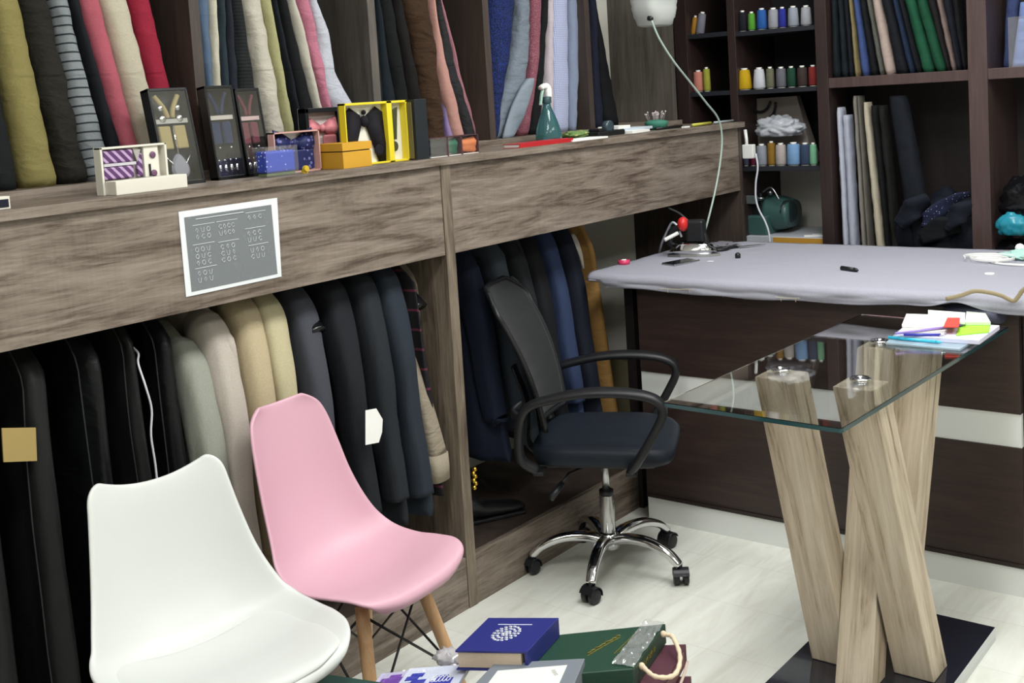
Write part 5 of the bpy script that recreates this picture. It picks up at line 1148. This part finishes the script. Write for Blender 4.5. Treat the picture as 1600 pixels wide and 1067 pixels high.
tag(M().tube(cr(cpts, 6), .0045, 8).build('iron_cord', plain('white_cable', '#cfd2dc', .4), smooth=True), 'white cord looping up from the back of the steam iron', 'cable')
cpts = [PX(p[0], p[1], -.05) for p in [(1045, 325), (1060, 332), (1072, 342), (1080, 350)]]
tag(M().tube(cr(cpts, 6), .004, 8).build('grey_cord', plain('grey_cable', '#77777c', .5), smooth=True), 'grey cord running from under the ledge to the red knob of the iron', 'cable')
# counter things
def onz(px, py, z=Z9 + .0008): p = PZ(px, py, z); return Vector((p[0], p[1], z))
p = onz(1064, 411); ph = thing('mobile_phone', 'black mobile phone lying face up on the counter cloth', 'phone', p, -.25)
M().box((-.036, -.072, 0), (.036, .072, .0075)).build('phone_body', STEEL, ph, bevel=.003, **L); M().box((-.034, -.070, .0076), (.034, .070, .0082)).build('screen', BLKG, ph, **L)
p = onz(975, 413); ch = thing('tailors_chalk', 'pink and white tape reel at the left corner of the counter cloth', 'tape', p)
M().lathe([(.012, 0), (.024, 0), (.024, .018), (.012, .018)], n=20).build('pink_reel', plain('hot_pink', '#d6406a', .4), ch, smooth=True, **L); M().lathe([(.005, .0), (.011, .001), (.011, .020), (.005, .021)], n=16).build('white_hub', WHT, ch, smooth=True, **L)
p = onz(1150, 388); sc = thing('scissors', 'open black handled scissors near the left end of the counter', 'scissors', p, 1.0)
M().add([(0, 0, .002), (.13, .012, .002), (.0, .022, .002), (0, 0, .005), (.13, .012, .005), (0, .022, .005)], [(0, 2, 1), (3, 4, 5), (0, 1, 4, 3), (1, 2, 5, 4), (2, 0, 3, 5)]).build('blade', STEEL, sc, **L)
M().add([(0, 0, .006), (.125, -.03, .006), (.0, -.022, .006), (0, 0, .009), (.125, -.03, .009), (0, -.022, .009)], [(0, 1, 2), (3, 5, 4), (0, 3, 4, 1), (1, 4, 5, 2), (2, 5, 3, 0)]).build('blade', STEEL, sc, **L)
for k in (-1, 1): M().tube(cr([(0, .008 * k, .007), (-.04, .02 * k, .008), (-.07, .045 * k, .008), (-.11, .045 * k, .008), (-.115, .02 * k, .008), (-.08, .012 * k, .008), (-.04, .016 * k, .008)], 5), .0065, 8).build('finger_loop', BLK, sc, smooth=True, **L)
p = onz(1128, 386); crumple('cloth_scrap', 'grey cloth offcut lying between the iron and the scissors', 'cloth', p + Vector((0, 0, .008)), .055, cloth('grey_scrap', '#77757c'), (1.2, 1.3, .2), .35, 3, 41, n=32)
p = onz(1153, 404); tag(M().lathe([(.008, 0), (.011, .004), (.011, .018), (.005, .024)], p, 14).build('bobbin', BLK, smooth=True), 'small black bobbin standing on the counter cloth below the scissors', 'bobbin')
p = onz(1325, 424); e = p + Vector((.05, -.035, 0)); rod('marker_pen', 'short black marker alone in the middle of the counter cloth', 'pen', p + Vector((-.028, .012, .009)), p + Vector((.030, -.014, .009)), .0085, BLK, BLK)
p = onz(1117, 409); tag(M().box(tuple(p + Vector((-.03, -.01, 0))), tuple(p + Vector((.03, .01, .002)))).build('chalk_piece', WHT), 'thin white chalk sliver between the phone and the bobbin', 'chalk')
p = onz(1546, 429); tag(M().lathe([(.016, 0), (.017, .003), (.015, .006)], p, 18).build('chalk_piece', WHT, smooth=True), 'round white tailor chalk at the right of the counter cloth', 'chalk')
p = onz(1548, 409); tp_ = thing('measuring_tape', 'white measuring tape coiled loosely near the right end of the counter', 'measuring tape', p)
m = M(); co = []
for k in range(40): a = k * .42; r = .030 + .0011 * k; co.append((r * math.cos(a) * 1.3, r * math.sin(a), .006 + .0003 * k))
m.ribbon(co, .006, .0008, (0, 0, 1), 6); m.build('tape_coil', WHT, tp_, smooth=True, **L)
M().box((-.05, -.012, .0), (.045, .016, .006)).build('tape_tab', WHT, tp_, bevel=.002, **L)
p = onz(1590, 405); crumple('face_mask', 'mint green and white crumpled cloth mask at the right end of the counter', 'mask', p + Vector((.03, .02, .012)), .07, cloth('mint_cloth', '#a9cfc6', bump=.5), (1.3, .9, .28), .3, 3, 51, n=32)
p = onz(1594, 402); tag(M().sphere(p + Vector((0, 0, .034)), .017, 14).build('cotton_ball', WHT, smooth=True), 'small white ball on top of the mint green mask', 'ball')
p = onz(1570, 414); tag(M().tube(cr([p + Vector(q) for q in [(-.06, .03, .004), (-.02, .0, .004), (.03, -.012, .004), (.10, -.015, .004), (.2, -.01, .004)]], 6), .0045, 8).build('white_string', WHT, smooth=True), 'white cord trailing past the mint green mask', 'string')

# ================================================================ THINGS ON THE GLASS TABLE
GZ = zt + .0006
def gq(pts, z): return [PZ(p[0], p[1], z) for p in pts]
def slabpx(m, pts, ztop, h, shrink=0):
    q = gq(pts, ztop); return m.hexa([(a[0], a[1], ztop - h) for a in q], [tuple(a) for a in q])
def layer(name, label, cat, pts, z0, h, mt, part='sheets', bev=.001):
    q = gq(pts, z0 + h); c = sum(q) / 4; t = thing(name, label, cat, (c[0], c[1], z0))
    M().hexa([(a[0], a[1], z0) for a in q], [tuple(a) for a in q]).build(part, mt, t, bevel=bev); return t
layer('plastic_folder', 'clear plastic folder lowest in the stationery pile on the glass table', 'folder', [(1384, 535), (1500, 545), (1530, 527), (1405, 515)], GZ, .006, filmmat('blue_clear_film', (.62, .76, .86, 1), .6, .15), 'folder_cover', .0008)
layer('note_book', 'white notebook with pale lilac page edges on the glass table', 'book', [(1398, 523), (1530, 531), (1562, 508), (1420, 501)], GZ + .0062, .014, plain('lilac_white_pages', '#d3d2e6', .6), 'page_block', .002)
z1 = GZ + .0204
layer('note_pad', 'pale grey pad on top of the white notebook', 'paper', [(1404, 521), (1500, 516), (1496, 502), (1416, 503)], z1, .003, plain('grey_paper', '#cfccc6', .7))
layer('sticky_notes', 'lime green sticky note pad beside the red one on the stationery pile', 'sticky notes', [(1494, 523), (1545, 518), (1548, 504), (1500, 504)], z1, .004, plain('lime_paper', '#9cdc3c', .6))
layer('business_cards', 'stack of white cards, left half of the pile on the glass table', 'cards', [(1409, 507), (1474, 510), (1484, 492), (1416, 490)], z1 + .0035, .008, plain('card_white', '#f0f4ee', .6))
layer('business_cards', 'stack of white cards behind the red note pad on the glass table', 'cards', [(1450, 500), (1508, 503), (1508, 488), (1450, 484)], z1 + .0118, .008, plain('card_white', '#f0f4ee', .6))
layer('sticky_notes', 'small red sticky note pad on the stationery pile', 'sticky notes', [(1474, 510), (1498, 510), (1500, 496), (1480, 496)], z1 + .0200, .004, plain('red_paper', '#d9483c', .6))
layer('paper_pad', 'pale green tinted pad beside the dark pouch on the glass table', 'paper', [(1508, 503), (1548, 503), (1540, 489), (1510, 486)], z1 + .0045, .010, plain('pale_green_paper', '#d6e2cc', .7))
a, b_ = PZ(1399, 521, z1 + .008), PZ(1497, 509, z1 + .008); rod('ballpoint_pen', 'lilac pen lying across the stationery pile', 'pen', a, b_, .0038, plain('lilac_plastic', '#9c86cc', .35), plain('purple_tip', '#5a45a8', .3))
a, b_ = PZ(1412, 523, z1 + .004), PZ(1468, 523, z1 + .004); rod('ballpoint_pen', 'deep blue pen on the front edge of the white notebook', 'pen', a, b_, .004, plain('deep_blue_plastic', '#3d3fa6', .3), CHROME)
a, b_ = PZ(1388, 527, GZ + .0115), PZ(1462, 534, GZ + .0115); rod('ballpoint_pen', 'turquoise pen lowest on the stationery pile, on the clear folder', 'pen', a, b_, .0046, plain('turquoise_plastic', '#38b4d0', .3), plain('turquoise_plastic', '#38b4d0', .3))
pc_ = thing('pouch', 'dark grey zip pouch at the back of the glass table', 'pouch', PZ(1530, 500, GZ))
bq = [PZ(p[0], p[1], GZ + .0) for p in [(1444, 490), (1550, 513), (1577, 505), (1450, 481)]]
rings = []
pa, pb_ = PZ(1452, 487, GZ), PZ(1563, 506, GZ); dv = (pb_ - pa)
for i in range(12):
    u_ = i / 11; c = pa + dv * u_; k = math.sin(PI * (.12 + .76 * u_)) ** .5; w = .050 * k; hh = .058 * k * (.6 + .5 * u_)
    rings.append([(c[0] + dv[1] / np.linalg.norm(dv) * w * math.cos(q) * -1, c[1] + dv[0] / np.linalg.norm(dv) * w * math.cos(q), GZ + hh / 2 + hh / 2 * sgnp(math.sin(q), .7)) for q in [2 * PI * j / 20 for j in range(20)]])
M().loft(rings).build('pouch_body', plain('slate_nylon', '#3f4152', .5), pc_, smooth=True)
q = PZ(1536, 492, GZ + .05); M().lathe([(.006, 0), (.007, .002)], q, 12).build('snap_button', WHT, pc_, smooth=True)

# ================================================================ STACK OF BOXES AND SWATCH BOOKS (lower edge)
ST = .26
A1, A2 = PZ(560, 1069, ST), PZ(1066, 1066, ST)
ed = (A2 - A1); ed[2] = 0; ln_ = np.linalg.norm(ed); ed /= ln_; nr = np.array([ed[1], -ed[0], 0])
lowt = thing('coffee_table', 'low dark table under the swatch boxes at the bottom edge', 'table', ((A1[0] + A2[0]) / 2, (A1[1] + A2[1]) / 2, 0))
T0, T1 = A1 + ed * .07, A2; T2, T3 = T1 + nr * .52, T0 + nr * .52
M().hexa([(p[0], p[1], ST - .03) for p in (T3, T2, T1, T0)], [(p[0], p[1], ST) for p in (T3, T2, T1, T0)]).build('table_top', WDB, lowt, bevel=.002)
for p in (T0 + ed * .06 + nr * .06, T1 - ed * .06 + nr * .06, T2 - ed * .06 - nr * .06, T3 + ed * .06 - nr * .06):
    M().box((p[0] - .02, p[1] - .02, 0), (p[0] + .02, p[1] + .02, ST - .03)).build('leg', WDB, lowt)
def qb(m, pts, zt_, h):
    q = gq(pts, zt_); return m.hexa([(a[0], a[1], zt_ - h) for a in q][::-1], [(a[0], a[1], zt_) for a in q][::-1])
def stacked(name, label, cat, pts, z0, h, mt, part='box_body', bevel=.0015):
    q = gq(pts, z0 + h); c = sum(q) / 4; t = thing(name, label, cat, (c[0], c[1], z0)); qb(M(), pts, z0 + h, h).build(part, mt, t, bevel=bevel); return t
MAR = plain('maroon_card', '#4f2a36', .5)
t = stacked('gift_box', 'maroon box at the bottom of the stack, sticking out lowest', 'box', [(850, 1062), (1080, 1056), (1062, 1120), (820, 1130)], ST + .0002, .040, MAR)
t = stacked('gift_box', 'maroon box with a pale ribbon, directly under the green bag', 'box', [(850, 1015), (1072, 1006), (1030, 1085), (820, 1090)], ST + .0405, .046, MAR)
q = [PZ(1072, 1006, ST + .0865), PZ(1030, 1085, ST + .0865)]
d = q[1] - q[0]; a_, b_ = q[0] + d * .12, q[0] + d * .88; o3 = np.array([.0015, .0012, 0])
M().hexa([a_ + o3 - [0, 0, .040], b_ + o3 - [0, 0, .040], b_ - [0, 0, .040], a_ - [0, 0, .040]], [a_ + o3 - [0, 0, .006], b_ + o3 - [0, 0, .006], b_ - [0, 0, .006], a_ - [0, 0, .006]]).build('end_label', plain('dusty_maroon', '#6d4a4c', .6), t)
rp = cr([q[0] + o3 * 2 - [0, 0, .038] + d * .05, q[0] + o3 * 6 - [0, 0, .040] + d * .35, q[0] + o3 * 8 - [0, 0, .044] + d * .8], 5)
M().tube(rp, .0035, 8).build('pale_ribbon', plain('pale_ribbon', '#c9b4a8', .6), t, smooth=True)
GRB = plain('dark_green_card', '#223f31', .35)
gz = ST + .0868; gh = .048
gpt = [(760, 1003), (1040, 974), (990, 1045), (790, 1062)]
t = stacked('shopping_bag', 'dark green paper carrier bag lying flat with rope handles and gold lettering', 'bag', gpt, gz, gh, GRB, 'bag_body', .002)
G4 = gq(gpt, gz + gh + .0008)
def onq(Q, u_, v_, dz=0): p = Q[0] * (1 - u_) * (1 - v_) + Q[1] * u_ * (1 - v_) + Q[2] * u_ * v_ + Q[3] * (1 - u_) * v_; return p + np.array([0, 0, dz])
gold = plain('gold_foil_print', '#7d7434', .4, .6)
m = M(); rr = random.Random(9); vv = .62
for k in range(9):
    u0 = .60 + .018 * k; s0 = .55 - .040 * k
    m.tube([onq(G4, u0, s0 + .06), onq(G4, u0 + .022, s0), onq(G4, u0 - .006, s0 - .02 * (k % 3)), onq(G4, u0 + .020, s0 - .05)], .0011, 4)
m.tube([onq(G4, .78, .62), onq(G4, .86, .10)], .0012, 4).tube([onq(G4, .80, .62), onq(G4, .875, .14)], .0006, 4)
m.build('gold_lettering', gold, t)
# handle end face: from G4[1] to G4[2]
e1, e2 = G4[1] - [0, 0, .0008], G4[2] - [0, 0, .0008]; de = e2 - e1; out = np.array([-de[1], de[0], 0]); out = out / np.linalg.norm(out)
if out[0] < 0: out = -out
m = M()
for k in range(8):
    p = e1 + de * (.38 + .045 * k) + out * .001 - [0, 0, gh * .42]
    m.tube([p + [0, 0, -.006], p + [0, 0, .006], p + de * .02 + [0, 0, (-.004, .006, 0)[k % 3]]], .0009, 4)
m.build('side_lettering', gold, t)
hp = [e1 + de * .14 + out * .004 - [0, 0, .010], e1 + de * .16 + out * .028 - [0, 0, .012], e1 + de * .38 + out * .060 - [0, 0, .030], e1 + de * .66 + out * .066 - [0, 0, .040], e1 + de * .86 + out * .038 - [0, 0, .026], e1 + de * .82 + out * .004 - [0, 0, .012]]
hc = cr(hp, 10); rg = M()
rg.tube(hc, [.0052 + .0007 * math.sin(i * 1.6) for i in range(len(hc))], 10).sphere(hc[0], .008, 10).sphere(hc[-1], .008, 10)
rg.build('rope_handle', plain('cream_rope', '#d8c3a8', .8), t, smooth=True)
P = []
for i in range(40):
    u_ = i / 39; row = []
    for j in range(14):
        v_ = j / 13; p = e1 + de * (u_ * .98 + .01) - out * (.050 * (1 - v_)) + np.array([0, 0, .003 + .010 * abs(noise.noise(Vector((u_ * 5, v_ * 3, 3)))) + .006 * abs(noise.noise(Vector((u_ * 14, v_ * 9, 1))))])
        row.append(tuple(p))
    P.append(row)
fm, nt, b = newmat('crinkled_clear_film'); b.inputs['Base Color'].default_value = (.86, .88, .88, 1); b.inputs['Roughness'].default_value = .12; b.inputs['Alpha'].default_value = .45; b.inputs['Metallic'].default_value = .6
M().grid(P).build('plastic_film', fm, t, smooth=True)
# blue box (swatch book)
bz = gz + gh + .0010; bh = .046; BLUE = plain('royal_blue_card', '#23286f', .4)
bp_ = [(763, 965), (873, 965), (824, 1018), (711, 1016)]
q = gq(bp_, bz + bh); c = sum(q) / 4
bb = thing('swatch_book', 'royal blue swatch book box with a silver flower emblem, top of the stack', 'book', (c[0], c[1], bz))
top = [np.array(a) for a in q]; dwn = np.array([0, 0, 1.0])
def qh(m, Q, z0, z1): return m.hexa([(a[0], a[1], z0) for a in Q][::-1], [(a[0], a[1], z1) for a in Q][::-1])
sub_ = lambda u0, u1, v0, v1: [onq(top, u0, v0), onq(top, u1, v0), onq(top, u1, v1), onq(top, u0, v1)]
m = M(); qh(m, top, bz + bh - .005, bz + bh); qh(m, sub_(.955, 1, 0, 1), bz + .0001, bz + bh - .005); qh(m, sub_(0, .955, 0, 1), bz, bz + .004); qh(m, sub_(0, .955, 0, .04), bz + .004, bz + bh - .005)
m.build('cover', BLUE, bb, bevel=.0008)
qh(M(), sub_(.03, .90, .05, .985), bz + .006, bz + bh - .0055).build('swatch_pages', cloth('beige_pages', '#cbb9a6', style='rib', col2='#bba893', sc=9, bump=.1), bb)
m = M(); zt2 = bz + bh + .0003; T_ = [a * 1.0 for a in top]
for a in T_: a[2] = zt2
m.tube([onq(T_, .24, .22), onq(T_, .72, .22)], .0009, 4)
for ring, (n_, rad) in enumerate([(6, .05), (12, .11), (18, .165)]):
    for k in range(n_):
        a = 2 * PI * k / n_; cu, cv = .47 + rad * math.cos(a), .48 + rad * 1.25 * math.sin(a); c3 = onq(T_, cu, cv); m.lathe([(.0046, 0), (.0036, .0006)], c3, 8)
m.lathe([(.005, 0), (.004, .0006)], onq(T_, .47, .48), 10)
m.build('silver_emblem', plain('silver_print', '#b9bcc8', .35, .4), bb)
# grey box file
fz = ST + .0002; GREY = plain('slate_grey_card', '#6f757d', .5)
fp = [(772, 1036), (914, 1028), (880, 1110), (700, 1112)]
fb = stacked('box_file', 'slate grey box file with a pale label, in front of the blue swatch book', 'box', fp, fz, .150, GREY, 'file_body', .002)
F4 = gq(fp, fz + .1508)
qh(M(), [onq(F4, .12, .18), onq(F4, .84, .13), onq(F4, .86, .93), onq(F4, .16, .95)], fz + .1502, fz + .1512).build('pale_label', plain('pale_label', '#d6d8d0', .6), fb, bevel=0)
m = M()
for k in range(6): m.tube([onq(F4, .70 + .012 * k, .24 + .02 * k, .0008), onq(F4, .735 + .012 * k, .22 + .02 * k, .0008)], .0006, 4)
m.build('label_print', plain('grey_ink', '#8d8f8c', .7), fb)
# magazines in film
mz = fz
for i, (nm, pts, h, c, lab) in enumerate([('magazine', [(596, 1052), (712, 1040), (690, 1090), (560, 1100)], .112, '#b7b2cf', 'stack of glossy lilac and white brochures left of the box file, lower layer'),
                                     ('magazine', [(640, 1044), (735, 1037), (706, 1084), (600, 1096)], .012, '#cfd4e6', 'white brochure with blue printed blocks on top of the lilac ones')]):
    t = stacked(nm, lab, 'magazine', pts, mz, h, plain('glossy_paper_%d' % i, c, .25), 'pages', .001); Q4 = gq(pts, mz + h + .0006)
    m = M(); r2 = random.Random(5 + i)
    for k in range(12):
        u0, v0 = .06 + r2.random() * .7, .08 + r2.random() * .6; w, hh = .10 + r2.random() * .16, .06 + r2.random() * .18
        qh(m, [onq(Q4, u0, v0), onq(Q4, min(.97, u0 + w), v0), onq(Q4, min(.97, u0 + w), v0 + hh), onq(Q4, u0, v0 + hh)], mz + h + .0002, mz + h + .0008 + .00008 * k)
    m.build('printed_blocks', plain('blue_print_%d' % i, ['#6a3f9c', '#2c37a4'][i], .3), t)
    m = M()
    for k in range(5):
        u0 = .55 + .06 * k; m.tube([onq(Q4, u0 + .03 * math.cos(a), .45 + .10 * math.sin(a), .0008) for a in np.linspace(0, 5.6, 9)], .0010, 4)
    m.build('white_print', PAPER, t); mz += h + .0012
P = []
bp4 = [PZ(600, 1056, mz + .004), PZ(752, 1030, mz + .004), PZ(700, 1096, mz + .004), PZ(560, 1104, mz + .004)]
for i in range(30):
    u_ = i / 29; row = []
    for j in range(24):
        v_ = j / 23; row.append(tuple(onq(bp4, u_, v_, .012 * abs(noise.noise(Vector((u_ * 4, v_ * 4, 9)))) + .006 * abs(noise.noise(Vector((u_ * 13, v_ * 11, 2)))))))
    P.append(row)
fo = M().grid(P).build('plastic_sleeve', filmmat('sleeve_film', (.85, .88, .95, 1), .12, .1), smooth=True); tag(fo, 'crinkled clear plastic sleeve spread over the brochures', 'plastic sleeve')
p = PZ(702, 1030, .37); crumple('plastic_wrap', 'small crumpled clear and white wrap by the chair leg beside the blue swatch book', 'plastic', (p[0], p[1], p[2]), .030, filmmat('white_film', (.86, .85, .88, 1), .75, .2), (1.3, .8, .6), .4, 3, 61, n=30, flat=False)
t = stacked('box_file', 'dark green box corner at the bottom edge below the white chair', 'box', [(512, 1053), (600, 1066), (560, 1110), (462, 1090)], fz, .115, plain('deep_green_card', '#27463f', .45), 'file_body', .002)
